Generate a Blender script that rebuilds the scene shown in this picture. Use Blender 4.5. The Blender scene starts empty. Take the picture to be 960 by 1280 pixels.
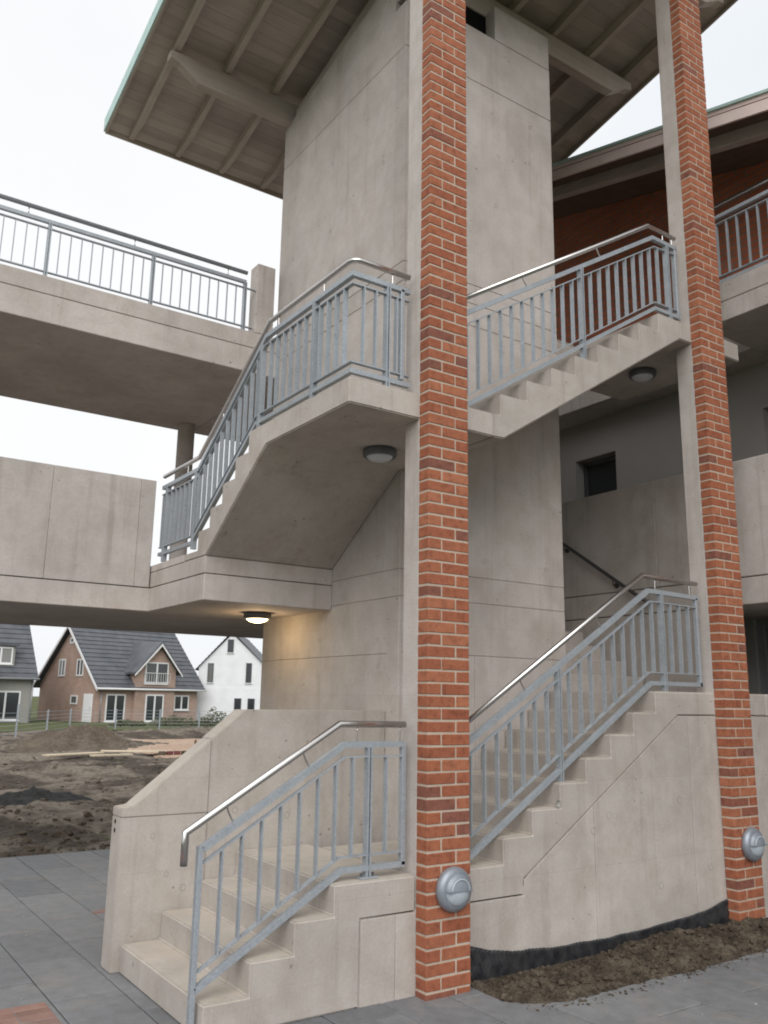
import bpy, bmesh, math, random
from mathutils import Vector, Matrix, noise

random.seed(7)
scene = bpy.context.scene
COL = scene.collection
R = math.radians

# ------------------------------------------------------------------ camera
cam_data = bpy.data.cameras.new("camera")
cam = bpy.data.objects.new("camera", cam_data)
COL.objects.link(cam)
rv = Vector((0.82526505, -0.56452361, 0.01583314))
uv = Vector((-0.13317309, -0.16728465, 0.97687296))
fv = Vector((0.54881921, 0.80828766, 0.21323353))
cam.matrix_world = Matrix(((rv.x, uv.x, -fv.x, -3.577785),
                           (rv.y, uv.y, -fv.y, -4.828652),
                           (rv.z, uv.z, -fv.z, 1.836231),
                           (0, 0, 0, 1)))
cam_data.sensor_fit = 'VERTICAL'
cam_data.sensor_height = 36.0
cam_data.sensor_width = 27.0
cam_data.lens = 1076.221 / 1280 * 36.0
cam_data.clip_start = 0.05
cam_data.clip_end = 3000
scene.camera = cam

# ------------------------------------------------------------------ sky and sun (overcast)
SUN_EL, SUN_AZ = R(41), R(233)          # azimuth of the sun measured from +X towards +Y
world = bpy.data.worlds.new("World")
scene.world = world
world.use_nodes = True
nt = world.node_tree
nt.nodes.clear()
wo = nt.nodes.new('ShaderNodeOutputWorld')
bg = nt.nodes.new('ShaderNodeBackground')
sky = nt.nodes.new('ShaderNodeTexSky')
sky.sky_type = 'NISHITA'
sky.sun_disc = False
sky.sun_elevation = SUN_EL
sky.sun_rotation = R(90) - SUN_AZ
sky.air_density = 1.0
sky.dust_density = 4.0
hs = nt.nodes.new('ShaderNodeHueSaturation')
hs.inputs['Saturation'].default_value = 0.25
mixw = nt.nodes.new('ShaderNodeMixRGB')
mixw.inputs[0].default_value = 0.9      # closed cloud deck
mixw.inputs[2].default_value = (10.6, 11.1, 11.8, 1)
wtc = nt.nodes.new('ShaderNodeTexCoord')
wns = nt.nodes.new('ShaderNodeTexNoise')
wns.inputs['Scale'].default_value = 1.7
wns.inputs['Detail'].default_value = 5.0
nt.links.new(wtc.outputs['Generated'], wns.inputs['Vector'])
wrp = nt.nodes.new('ShaderNodeValToRGB')
wrp.color_ramp.elements[0].position = 0.3
wrp.color_ramp.elements[0].color = (0.555, 0.582, 0.61, 1)
wrp.color_ramp.elements[1].position = 0.62
wrp.color_ramp.elements[1].color = (0.635, 0.64, 0.645, 1)
nt.links.new(wns.outputs['Fac'], wrp.inputs[0])
wml = nt.nodes.new('ShaderNodeMixRGB'); wml.blend_type = 'MULTIPLY'
wml.inputs[0].default_value = 1.0
wml.inputs[2].default_value = (10.0, 10.0, 10.0, 1)
nt.links.new(wrp.outputs[0], wml.inputs[1])
nt.links.new(wml.outputs[0], mixw.inputs[2])
nt.links.new(sky.outputs[0], hs.inputs['Color'])
nt.links.new(hs.outputs[0], mixw.inputs[1])
nt.links.new(mixw.outputs[0], bg.inputs[0])
bg.inputs[1].default_value = 0.1
nt.links.new(bg.outputs[0], wo.inputs[0])

sun_data = bpy.data.lights.new("sun", 'SUN')
sun_data.energy = 1.3
sun_data.angle = R(60)
sun_data.color = (1.0, 0.985, 0.965)
sun = bpy.data.objects.new("sun", sun_data)
COL.objects.link(sun)
sd = Vector((math.cos(SUN_EL) * math.cos(SUN_AZ), math.cos(SUN_EL) * math.sin(SUN_AZ), math.sin(SUN_EL)))
sun.rotation_euler = sd.to_track_quat('Z', 'Y').to_euler()

scene.view_settings.view_transform = 'Standard'
scene.view_settings.look = 'None'
scene.view_settings.exposure = 0.72
scene.view_settings.gamma = 1.0
scene.view_settings.use_curve_mapping = False
scene.render.engine = 'CYCLES'
scene.cycles.max_bounces = 6
scene.cycles.diffuse_bounces = 4
scene.cycles.use_denoising = True
scene.cycles.filter_width = 1.9

# ------------------------------------------------------------------ materials
class NB:
    def __init__(self, name):
        self.m = bpy.data.materials.new(name)
        self.m.use_nodes = True
        self.t = self.m.node_tree
        self.b = self.t.nodes['Principled BSDF']
    def n(self, typ, **kw):
        nd = self.t.nodes.new(typ)
        for k, v in kw.items():
            if k.startswith('i_'):
                nd.inputs[k[2:].replace('_', ' ')].default_value = v
            else:
                setattr(nd, k, v)
        return nd
    def l(self, a, b):
        self.t.links.new(a, b)
    def pos(self, scale=(1, 1, 1), obj=False):
        if obj:
            src = self.n('ShaderNodeTexCoord').outputs['Object']
        else:
            src = self.n('ShaderNodeNewGeometry').outputs['Position']
        mp = self.n('ShaderNodeMapping')
        mp.inputs['Scale'].default_value = scale
        self.l(src, mp.inputs['Vector'])
        return mp.outputs[0]
    def noise(self, vec, scale, detail=4, rough=0.55):
        nd = self.n('ShaderNodeTexNoise')
        nd.inputs['Scale'].default_value = scale
        nd.inputs['Detail'].default_value = detail
        nd.inputs['Roughness'].default_value = rough
        self.l(vec, nd.inputs['Vector'])
        return nd.outputs['Fac']
    def ramp(self, fac, stops, interp='LINEAR'):
        nd = self.n('ShaderNodeValToRGB')
        nd.color_ramp.interpolation = interp
        el = nd.color_ramp.elements
        while len(el) < len(stops):
            el.new(0.5)
        for e, (p, c) in zip(el, stops):
            e.position = p
            e.color = c if len(c) == 4 else (*c, 1)
        self.l(fac, nd.inputs[0])
        return nd.outputs[0]
    def mix(self, fac, a, b, mode='MIX'):
        nd = self.n('ShaderNodeMixRGB', blend_type=mode)
        for i, v in ((0, fac), (1, a), (2, b)):
            if isinstance(v, (int, float)):
                nd.inputs[i].default_value = v
            elif isinstance(v, tuple):
                nd.inputs[i].default_value = v if len(v) == 4 else (*v, 1)
            else:
                self.l(v, nd.inputs[i])
        return nd.outputs[0]
    def math(self, op, a, b=0.0):
        nd = self.n('ShaderNodeMath', operation=op)
        for i, v in ((0, a), (1, b)):
            if isinstance(v, (int, float)):
                nd.inputs[i].default_value = v
            else:
                self.l(v, nd.inputs[i])
        return nd.outputs[0]
    def bump(self, h, strength=0.3, dist=0.01, nrm=None):
        nd = self.n('ShaderNodeBump')
        nd.inputs['Strength'].default_value = strength
        nd.inputs['Distance'].default_value = dist
        self.l(h, nd.inputs['Height'])
        if nrm is not None:
            self.l(nrm, nd.inputs['Normal'])
        return nd.outputs[0]
    def done(self, color=None, rough=0.8, normal=None, metal=0.0, spec=0.3):
        if color is not None:
            if isinstance(color, tuple):
                self.b.inputs['Base Color'].default_value = color if len(color) == 4 else (*color, 1)
            else:
                self.l(color, self.b.inputs['Base Color'])
        if isinstance(rough, (int, float)):
            self.b.inputs['Roughness'].default_value = rough
        else:
            self.l(rough, self.b.inputs['Roughness'])
        self.b.inputs['Metallic'].default_value = metal
        self.b.inputs['Specular IOR Level'].default_value = spec
        if normal is not None:
            self.l(normal, self.b.inputs['Normal'])
        return self.m

def concrete(name, base, warm=0.0, streak=0.35, pits=True, dust=0.0):
    k = NB(name)
    p = k.pos()
    big = k.noise(p, 0.9, 6, 0.6)
    mid = k.noise(p, 5.0, 5, 0.6)
    fine = k.noise(p, 60.0, 3, 0.6)
    st = k.noise(k.pos((9, 9, 0.4)), 1.0, 5, 0.62)
    d = tuple(c * 0.85 for c in base)
    h = tuple(min(1, c * 1.13) for c in base)
    col = k.ramp(big, [(0.32, d), (0.55, base), (0.75, h)])
    tint = k.ramp(mid, [(0.35, (0.90, 0.885, 0.86)), (0.6, (1, 1, 1)), (0.8, (1.05, 1.04, 1.02))])
    col = k.mix(1.0, col, tint, 'MULTIPLY')
    stc = k.ramp(st, [(0.30, (0.66, 0.64, 0.61)), (0.44, (0.97, 0.97, 0.965)), (1, (1.02, 1.02, 1.01))])
    col = k.mix(streak, col, stc, 'MULTIPLY')
    # brownish water stains and faint formwork sheets
    stain = k.noise(k.pos((1.6, 1.6, 0.8)), 1.3, 7, 0.7)
    col = k.mix(k.ramp(stain, [(0.53, (0, 0, 0)), (0.70, (0.66, 0.66, 0.66))]), col, tuple(c * f_ for c, f_ in zip(base, (0.74, 0.70, 0.66))))
    gp = k.n('ShaderNodeNewGeometry').outputs['Position']
    sp_ = k.n('ShaderNodeSeparateXYZ'); k.l(gp, sp_.inputs[0])
    cb_ = k.n('ShaderNodeCombineXYZ')
    k.l(k.math('ADD', sp_.outputs[0], k.math('MULTIPLY', sp_.outputs[1], 1.0)), cb_.inputs[0])
    k.l(sp_.outputs[2], cb_.inputs[1])
    fb = k.n('ShaderNodeTexBrick')
    k.l(cb_.outputs[0], fb.inputs['Vector'])
    for nm, vl in (('Scale', 1.0), ('Brick Width', 1.25), ('Row Height', 0.625), ('Mortar Size', 0.0028), ('Mortar Smooth', 0.4), ('Bias', 0.0)):
        fb.inputs[nm].default_value = vl
    fb.inputs['Color1'].default_value = (1.0, 1.0, 1.0, 1)
    fb.inputs['Color2'].default_value = (0.945, 0.94, 0.935, 1)
    fb.inputs['Mortar'].default_value = (0.86, 0.85, 0.84, 1)
    col = k.mix(0.75, col, fb.outputs['Color'], 'MULTIPLY')
    fc = k.ramp(fine, [(0.3, (0.93, 0.93, 0.93)), (0.7, (1.05, 1.05, 1.05))])
    col = k.mix(1.0, col, fc, 'MULTIPLY')
    oi = k.n('ShaderNodeObjectInfo').outputs['Random']
    ov = k.ramp(oi, [(0, (0.95, 0.95, 0.945)), (1, (1.03, 1.03, 1.03))])
    col = k.mix(1.0, col, ov, 'MULTIPLY')
    hgt = k.math('ADD', k.math('MULTIPLY', mid, 0.6), k.math('MULTIPLY', fine, 0.25))
    if pits:
        vo = k.n('ShaderNodeTexVoronoi')
        vo.inputs['Scale'].default_value = 11.0
        vo.inputs['Randomness'].default_value = 1.0
        k.l(p, vo.inputs['Vector'])
        thr = k.noise(p, 3.0, 2)
        lim = k.math('MULTIPLY', k.math('SUBTRACT', thr, 0.45), 0.62)
        pit = k.math('LESS_THAN', vo.outputs['Distance'], lim)
        col = k.mix(k.math('MULTIPLY', pit, 0.7), col, tuple(c * 0.42 for c in base))
        hgt = k.math('SUBTRACT', hgt, k.math('MULTIPLY', pit, 0.8))
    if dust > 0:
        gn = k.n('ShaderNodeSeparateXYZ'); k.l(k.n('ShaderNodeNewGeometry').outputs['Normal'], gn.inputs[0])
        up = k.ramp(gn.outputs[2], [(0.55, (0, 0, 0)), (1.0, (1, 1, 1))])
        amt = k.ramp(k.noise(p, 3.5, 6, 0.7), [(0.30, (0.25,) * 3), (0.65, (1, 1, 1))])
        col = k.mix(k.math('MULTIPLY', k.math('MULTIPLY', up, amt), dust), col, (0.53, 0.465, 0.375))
    nrm = k.bump(hgt, 0.35, 0.006)
    return k.done(col, k.ramp(mid, [(0.3, (0.72,) * 3), (0.7, (0.9,) * 3)]), nrm, spec=0.25)

M = {}
M['concrete'] = concrete('concrete_fairfaced', (0.528, 0.482, 0.453), streak=0.45)
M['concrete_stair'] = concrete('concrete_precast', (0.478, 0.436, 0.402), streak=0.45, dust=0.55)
M['concrete_grey'] = concrete('concrete_grey', (0.498, 0.455, 0.427), streak=0.6)
M['plug'] = concrete('concrete_plug', (0.36, 0.345, 0.32), pits=False)

def brick_mat():
    k = NB('clinker_brick')
    oi = k.n('ShaderNodeObjectInfo').outputs['Random']
    col = k.ramp(oi, [(0.0, (0.30, 0.098, 0.055)), (0.2, (0.36, 0.132, 0.072)), (0.4, (0.315, 0.105, 0.058)), (0.6, (0.385, 0.148, 0.082)),
                      (0.78, (0.34, 0.115, 0.06)), (0.90, (0.30, 0.105, 0.06)), (0.95, (0.225, 0.092, 0.066)), (1.0, (0.25, 0.10, 0.07))])
    p = k.pos(obj=False)
    n1 = k.noise(p, 18, 5, 0.65)
    n2 = k.noise(k.pos((1, 1, 5)), 40, 4, 0.6)
    col = k.mix(1.0, col, k.ramp(n1, [(0.28, (0.60, 0.59, 0.60)), (0.5, (0.97, 0.97, 0.97)), (0.8, (1.2, 1.22, 1.2))]), 'MULTIPLY')
    col = k.mix(1.0, col, k.ramp(n2, [(0.3, (0.86, 0.86, 0.86)), (0.6, (1.03, 1.03, 1.03))]), 'MULTIPLY')
    nrm = k.bump(k.math('ADD', n1, n2), 0.5, 0.004)
    return k.done(col, 0.85, nrm, spec=0.2)
M['brick'] = brick_mat()
k = NB('mortar'); p = k.pos(); n1 = k.noise(p, 70, 3); n2 = k.noise(p, 3, 4)
col = k.mix(1.0, k.ramp(n1, [(0.3, (0.42, 0.34, 0.27)), (0.7, (0.54, 0.45, 0.365))]), k.ramp(n2, [(0.3, (0.85, 0.85, 0.85)), (0.7, (1.05, 1.05, 1.05))]), 'MULTIPLY')
M['mortar'] = k.done(col, 0.95, k.bump(n1, 0.4, 0.003), spec=0.1)

def galv():
    k = NB('galvanised_steel')
    p = k.pos()
    vo = k.n('ShaderNodeTexVoronoi'); vo.inputs['Scale'].default_value = 90
    k.l(p, vo.inputs['Vector'])
    sp = k.ramp(vo.outputs['Color'], [(0.0, (0.31, 0.34, 0.37)), (1.0, (0.41, 0.44, 0.47))])
    n = k.noise(p, 9, 4)
    col = k.mix(1.0, sp, k.ramp(n, [(0.3, (0.90, 0.91, 0.92)), (0.7, (1.04, 1.04, 1.04))]), 'MULTIPLY')
    return k.done(col, 0.42, None, metal=0.28, spec=0.4)
M['galv'] = galv()
k = NB('stainless'); p = k.pos((1, 1, 1)); n = k.noise(p, 120, 2)
M['stainless'] = k.done((0.60, 0.575, 0.56), 0.27, None, metal=1.0)
def wood(name, a, b, axis=0, sc=1.0):
    k = NB(name)
    s = [14 * sc, 14 * sc, 14 * sc]; s[axis] = 0.9 * sc
    n = k.noise(k.pos(tuple(s)), 1.0, 5, 0.6)
    n2 = k.noise(k.pos(), 2.0, 3)
    oi = k.n('ShaderNodeObjectInfo').outputs['Random']
    col = k.mix(1.0, k.ramp(n, [(0.3, a), (0.7, b)]), k.ramp(oi, [(0, (0.82,) * 3), (1, (1.1,) * 3)]), 'MULTIPLY')
    col = k.mix(1.0, col, k.ramp(n2, [(0.3, (0.88,) * 3), (0.7, (1.06,) * 3)]), 'MULTIPLY')
    return k.done(col, 0.75, k.bump(n, 0.25, 0.003), spec=0.2)
M['soffit_board'] = wood('soffit_board', (0.40, 0.35, 0.31), (0.47, 0.415, 0.37), 0)
M['timber_x'] = wood('timber_beam', (0.42, 0.365, 0.32), (0.50, 0.44, 0.39), 0)
M['timber_y'] = wood('timber_rafter', (0.39, 0.34, 0.30), (0.46, 0.405, 0.36), 1)
M['fascia'] = wood('fascia_board', (0.76, 0.63, 0.59), (0.82, 0.69, 0.65), 1)
M['soffit_dark'] = wood('shaded_soffit', (0.13, 0.09, 0.07), (0.17, 0.12, 0.095), 1)  # dark brown timber with the soffit's shadow put into its colour
M['timber_grey'] = wood('painted_beam', (0.46, 0.42, 0.39), (0.54, 0.50, 0.47), 1)
k = NB('dark_steel'); M['steel_dark'] = k.done((0.07, 0.065, 0.063), 0.5, None, metal=0.4)
M['plank'] = wood('scaffold_plank', (0.50, 0.41, 0.29), (0.62, 0.53, 0.40), 0)
k = NB('copper_green_flashing'); n = k.noise(k.pos(), 6, 3)
M['teal'] = k.done(k.ramp(n, [(0.3, (0.40, 0.56, 0.53)), (0.7, (0.50, 0.66, 0.63))]), 0.5, None, metal=0.1)
k = NB('dark_red_strip'); M['redstrip'] = k.done((0.17, 0.06, 0.055), 0.75)

def lampmat(name, col, rough, metal=0.0):
    k = NB(name); n = k.noise(k.pos(), 25, 3)
    return k.done(k.mix(1.0, col, k.ramp(n, [(0.3, (0.9,) * 3), (0.7, (1.05,) * 3)]), 'MULTIPLY'), rough, None, metal=metal, spec=0.5)
M['lamp_body'] = lampmat('lamp_cast_aluminium', (0.27, 0.295, 0.335), 0.38, 0.35)
M['lamp_hood'] = lampmat('lamp_hood_paint', (0.25, 0.275, 0.31), 0.40, 0.2)
M['lamp_glass'] = lampmat('lamp_opal_glass', (0.42, 0.47, 0.51), 0.22)
M['lamp_dark'] = lampmat('lamp_dark_rim', (0.13, 0.135, 0.145), 0.45, 0.3)
M['lamp_white'] = lampmat('lamp_opal_cover', (0.62, 0.64, 0.68), 0.3)
k = NB('lamp_lit_cover')
k.b.inputs['Emission Color'].default_value = (1.0, 0.80, 0.42, 1)
k.b.inputs['Emission Strength'].default_value = 4.5
M['lamp_lit'] = k.done((0.9, 0.85, 0.7), 0.4)
k = NB('black_hole'); M['black'] = k.done((0.012, 0.012, 0.013), 0.9, spec=0.05)
k = NB('dimple_membrane'); n = k.noise(k.pos(), 14, 4)
M['membrane'] = k.done(k.ramp(n, [(0.35, (0.016, 0.017, 0.020)), (0.7, (0.05, 0.05, 0.052))]), 0.36, None, spec=0.5)

def slab_mat(name, a, b):
    k = NB(name)
    p = k.pos()
    n = k.noise(p, 1.6, 5, 0.65)
    f = k.noise(p, 130, 3, 0.7)
    g = k.noise(p, 10, 4, 0.6)
    oi = k.n('ShaderNodeObjectInfo').outputs['Random']
    col = k.mix(1.0, k.ramp(n, [(0.3, a), (0.7, b)]), k.ramp(oi, [(0, (0.84, 0.85, 0.86)), (0.5, (1, 1, 1)), (1, (1.14, 1.13, 1.11))]), 'MULTIPLY')
    col = k.mix(1.0, col, k.ramp(f, [(0.25, (0.8,) * 3), (0.75, (1.15,) * 3)]), 'MULTIPLY')
    col = k.mix(1.0, col, k.ramp(g, [(0.3, (0.86, 0.85, 0.83)), (0.6, (1.04,) * 3)]), 'MULTIPLY')
    dirt = k.noise(p, 2.3, 7, 0.72)
    col = k.mix(k.ramp(dirt, [(0.52, (0, 0, 0)), (0.75, (0.7, 0.7, 0.7))]), col, (0.27, 0.24, 0.205))
    return k.done(col, k.ramp(n, [(0.3, (0.55,) * 3), (0.7, (0.85,) * 3)]), k.bump(f, 0.3, 0.002), spec=0.3)
M['slab'] = slab_mat('paving_slab', (0.16, 0.163, 0.172), (0.215, 0.218, 0.226))
M['paver_red'] = slab_mat('paver_red', (0.24, 0.135, 0.11), (0.31, 0.185, 0.15))
M['bedding'] = slab_mat('bedding_sand', (0.10, 0.10, 0.098), (0.16, 0.155, 0.145))

def soil_mat(name, stops, scale=0.35):
    k = NB(name)
    p = k.pos()
    n = k.noise(p, scale, 7, 0.65)
    f = k.noise(p, 9, 6, 0.7)
    g = k.noise(p, 45, 4, 0.7)
    col = k.ramp(n, stops)
    col = k.mix(1.0, col, k.ramp(f, [(0.3, (0.55, 0.54, 0.53)), (0.55, (1, 1, 1)), (0.8, (1.35, 1.32, 1.28))]), 'MULTIPLY')
    col = k.mix(1.0, col, k.ramp(g, [(0.3, (0.72,) * 3), (0.7, (1.2,) * 3)]), 'MULTIPLY')
    return k.done(col, 0.95, k.bump(k.math('ADD', f, k.math('MULTIPLY', g, 0.5)), 0.9, 0.04), spec=0.12)
M['soil'] = soil_mat('field_soil', [(0.36, (0.065, 0.054, 0.044)), (0.46, (0.105, 0.086, 0.07)), (0.54, (0.24, 0.205, 0.165)), (0.62, (0.14, 0.116, 0.094)), (0.78, (0.075, 0.062, 0.05))])
M['soil_clod'] = soil_mat('clod_soil', [(0.35, (0.062, 0.05, 0.037)), (0.55, (0.115, 0.092, 0.069)), (0.75, (0.19, 0.158, 0.122))], 3.4)
M['soil_dark'] = soil_mat('blackish_soil', [(0.35, (0.035, 0.035, 0.036)), (0.6, (0.062, 0.06, 0.058)), (0.8, (0.11, 0.10, 0.09))], 1.2)  # blackish earth, noise between near-black and dark grey-brown
M['soil_mound'] = soil_mat('mound_soil', [(0.35, (0.10, 0.078, 0.06)), (0.6, (0.16, 0.13, 0.10)), (0.8, (0.24, 0.20, 0.16))], 0.9)
M['sand'] = soil_mat('sand', [(0.35, (0.44, 0.31, 0.23)), (0.6, (0.50, 0.37, 0.28)), (0.8, (0.55, 0.42, 0.33))], 0.5)
M['lawn'] = soil_mat('rough_grass', [(0.35, (0.075, 0.085, 0.04)), (0.55, (0.12, 0.135, 0.06)), (0.75, (0.20, 0.19, 0.11))], 0.4)

def masonry(name, a, b, mort, bw=0.25, bh=0.083, mode='x'):
    k = NB(name)
    src = k.n('ShaderNodeTexCoord').outputs['Object']
    sep = k.n('ShaderNodeSeparateXYZ'); k.l(src, sep.inputs[0])
    cmb = k.n('ShaderNodeCombineXYZ')
    k.l(k.math('ADD', sep.outputs[0], sep.outputs[1]), cmb.inputs[0])
    k.l(sep.outputs[2], cmb.inputs[1])
    br = k.n('ShaderNodeTexBrick')
    k.l(cmb.outputs[0], br.inputs['Vector'])
    br.inputs['Scale'].default_value = 1.0
    br.inputs['Brick Width'].default_value = bw
    br.inputs['Row Height'].default_value = bh
    br.inputs['Mortar Size'].default_value = 0.010
    br.inputs['Mortar Smooth'].default_value = 0.2
    br.inputs['Bias'].default_value = -0.1
    br.inputs['Color1'].default_value = (*a, 1)
    br.inputs['Color2'].default_value = (*b, 1)
    br.inputs['Mortar'].default_value = (*mort, 1)
    n = k.noise(src, 0.8, 4)
    col = k.mix(1.0, br.outputs['Color'], k.ramp(n, [(0.3, (0.85,) * 3), (0.7, (1.08,) * 3)]), 'MULTIPLY')
    inv = k.math('SUBTRACT', 1.0, br.outputs['Fac'])
    return k.done(col, 0.9, k.bump(inv, 0.8, 0.01), spec=0.15)
M['wall_brick_red'] = masonry('gallery_brickwork', (0.44, 0.15, 0.08), (0.36, 0.115, 0.065), (0.21, 0.17, 0.14))
M['house_brick'] = masonry('house_brickwork', (0.42, 0.275, 0.22), (0.34, 0.225, 0.18), (0.44, 0.39, 0.34))
def plaster(name, col):
    k = NB(name); n = k.noise(k.pos(), 1.2, 5); f = k.noise(k.pos(), 90, 2)
    c = k.mix(1.0, col, k.ramp(n, [(0.3, (0.92,) * 3), (0.7, (1.03,) * 3)]), 'MULTIPLY')
    return k.done(c, 0.9, k.bump(f, 0.2, 0.002), spec=0.15)
M['plaster_white'] = plaster('white_render', (0.74, 0.75, 0.77))
M['plaster_grey'] = plaster('grey_render', (0.30, 0.295, 0.275))
M['plaster_dim'] = plaster('gallery_render', (0.34, 0.325, 0.305))
M['paint_white'] = plaster('white_paint', (0.72, 0.72, 0.72))
k = NB('roof_tile'); n = k.noise(k.pos(), 1.5, 4); n2 = k.noise(k.pos(), 18, 3)
M['tile'] = k.done(k.mix(1.0, k.ramp(n, [(0.3, (0.07, 0.075, 0.085)), (0.7, (0.11, 0.115, 0.128))]), k.ramp(n2, [(0.3, (0.8,) * 3), (0.7, (1.2,) * 3)]), 'MULTIPLY'), 0.45, None, spec=0.4)
k = NB('window_glass'); oi = k.n('ShaderNodeObjectInfo').outputs['Random']
M['glass'] = k.done(k.ramp(oi, [(0.0, (0.02, 0.024, 0.028)), (0.55, (0.035, 0.04, 0.044)), (0.75, (0.09, 0.092, 0.09)), (1.0, (0.22, 0.215, 0.20))]), 0.07, None, spec=0.7)
k = NB('dark_window_frame'); M['frame_dark'] = k.done((0.085, 0.09, 0.092), 0.45)
k = NB('aluminium_frame'); M['frame_alu'] = k.done((0.33, 0.34, 0.35), 0.45, None, metal=0.4)
k = NB('leaf'); oi = k.noise(k.pos(), 4, 3)
M['leaf'] = k.done(k.ramp(oi, [(0.3, (0.05, 0.055, 0.028)), (0.6, (0.095, 0.10, 0.05)), (0.8, (0.14, 0.135, 0.075))]), 0.7)
k = NB('twig'); M['twig'] = k.done((0.10, 0.075, 0.05), 0.9)

# ------------------------------------------------------------------ object helpers
def link(o, parent=None):
    COL.objects.link(o)
    if parent is not None:
        o.parent = parent
    return o

def root_loc(o):
    v = Vector((0, 0, 0))
    while o is not None:
        v += o.location
        o = o.parent
    return v

def thing(name, label, cat, loc=(0, 0, 0), rotz=0.0, group=None):
    o = bpy.data.objects.new(name, None)
    COL.objects.link(o)
    o.empty_display_size = 0.3
    o.location = loc
    o.rotation_euler = (0, 0, rotz)
    o['label'] = label
    o['category'] = cat
    if group:
        o['group'] = group
    return o

def tag(o, label=None, cat=None, group=None, kind=None):
    for kx, v in (('label', label), ('category', cat), ('group', group), ('kind', kind)):
        if v:
            o[kx] = v
    return o

def mesh_obj(name, verts, faces, mat, parent=None, bevel=0.0, smooth=False, local=False, seg=1):
    """verts in world coordinates (or the thing's own, when local)."""
    me = bpy.data.meshes.new(name)
    if parent is None:
        xs = [v[0] for v in verts]; ys = [v[1] for v in verts]; zs = [v[2] for v in verts]
        off = Vector(((min(xs) + max(xs)) / 2, (min(ys) + max(ys)) / 2, min(zs)))
    else:
        off = Vector((0, 0, 0)) if local else root_loc(parent)
    me.from_pydata([tuple(Vector(v) - off) for v in verts], [], faces)
    bm = bmesh.new(); bm.from_mesh(me)
    bmesh.ops.recalc_face_normals(bm, faces=bm.faces)
    if bevel > 0:
        ed = [e for e in bm.edges if len(e.link_faces) == 2 and e.calc_face_angle(0) > R(25)]
        bmesh.ops.bevel(bm, geom=ed, offset=bevel, segments=seg, affect='EDGES', clamp_overlap=True)
    bm.to_mesh(me); bm.free()
    if smooth:
        for pl in me.polygons:
            pl.use_smooth = True
    me.materials.append(mat)
    o = bpy.data.objects.new(name, me)
    link(o, parent)
    if parent is None:
        o.location = off
    return o

BF = [(0, 3, 2, 1), (4, 5, 6, 7), (0, 1, 5, 4), (1, 2, 6, 5), (2, 3, 7, 6), (3, 0, 4, 7)]
def bverts(x0, x1, y0, y1, z0, z1):
    return [(x0, y0, z0), (x1, y0, z0), (x1, y1, z0), (x0, y1, z0), (x0, y0, z1), (x1, y0, z1), (x1, y1, z1), (x0, y1, z1)]
def box(name, x0, x1, y0, y1, z0, z1, mat, parent=None, bevel=0.0, local=False):
    return mesh_obj(name, bverts(x0, x1, y0, y1, z0, z1), BF, mat, parent, bevel, local=local)

def prism(name, poly, lo, hi, axis, mat, parent=None, bevel=0.0, local=False, seg=1):
    """poly: list of 2D points; axis 'y': (x,z) swept along y; 'x': (y,z) along x; 'z': (x,y) along z."""
    def mk(a, b, t):
        return {'y': (a, t, b), 'x': (t, a, b), 'z': (a, b, t)}[axis]
    n = len(poly)
    vs = [mk(a, b, lo) for a, b in poly] + [mk(a, b, hi) for a, b in poly]
    fs = [tuple(range(n)), tuple(range(2 * n - 1, n - 1, -1))]
    fs += [(i, (i + 1) % n, n + (i + 1) % n, n + i) for i in range(n)]
    return mesh_obj(name, vs, fs, mat, parent, bevel, local=local, seg=seg)

def multi(name, boxes, mat, parent=None, bevel=0.0, local=False):
    vs, fs = [], []
    for b in boxes:
        o = len(vs); vs += bverts(*b); fs += [tuple(i + o for i in f) for f in BF]
    return mesh_obj(name, vs, fs, mat, parent, bevel, local=local)

def sweep(name, pts, prof, mat, parent=None, smooth=False, local=False, closed_prof=True):
    """prof: list of (side, up) offsets; pts: 3D polyline, mitred."""
    P = [Vector(p) for p in pts]
    n = len(P)
    rings = []
    for i in range(n):
        t0 = (P[i] - P[i - 1]).normalized() if i > 0 else None
        t1 = (P[i + 1] - P[i]).normalized() if i < n - 1 else None
        t = (t0 + t1).normalized() if t0 is not None and t1 is not None else (t0 if t0 is not None else t1)
        ref = t1 if t1 is not None else t0
        ups = Vector((0, 0, 1))
        hz = Vector((t.x, t.y, 0))
        if hz.length < 1e-4:
            hz = Vector((ref.x, ref.y, 0))
            if hz.length < 1e-4:
                q = P[i - 1] - P[i - 2] if i > 1 else Vector((1, 0, 0))
                hz = Vector((q.x, q.y, 0))
                if hz.length < 1e-4: hz = Vector((1, 0, 0))
        hz.normalize()
        side = Vector((hz.y, -hz.x, 0))
        up = side.cross(t).normalized()
        c = 1.0
        sc_s = sc_u = 1.0
        if t0 is not None and t1 is not None:
            ca = max(0.35, t.dot(t0))
            # horizontal turn widens the side, vertical turn widens the up
            h0 = Vector((t0.x, t0.y, 0)); h1 = Vector((t1.x, t1.y, 0))
            if h0.length > 1e-4 and h1.length > 1e-4 and abs(h0.normalized().dot(h1.normalized())) < 0.999:
                sc_s = 1 / ca
            else:
                sc_u = 1 / ca
        rings.append([P[i] + side * (a * sc_s) + up * (b * sc_u) for a, b in prof])
    m = len(prof)
    vs = [tuple(v) for r in rings for v in r]
    fs = []
    for i in range(n - 1):
        for j in range(m):
            fs.append((i * m + j, i * m + (j + 1) % m, (i + 1) * m + (j + 1) % m, (i + 1) * m + j))
    fs.append(tuple(range(m)))
    fs.append(tuple(range((n - 1) * m, n * m)))
    return mesh_obj(name, vs, fs, mat, parent, smooth=smooth, local=local)

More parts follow.
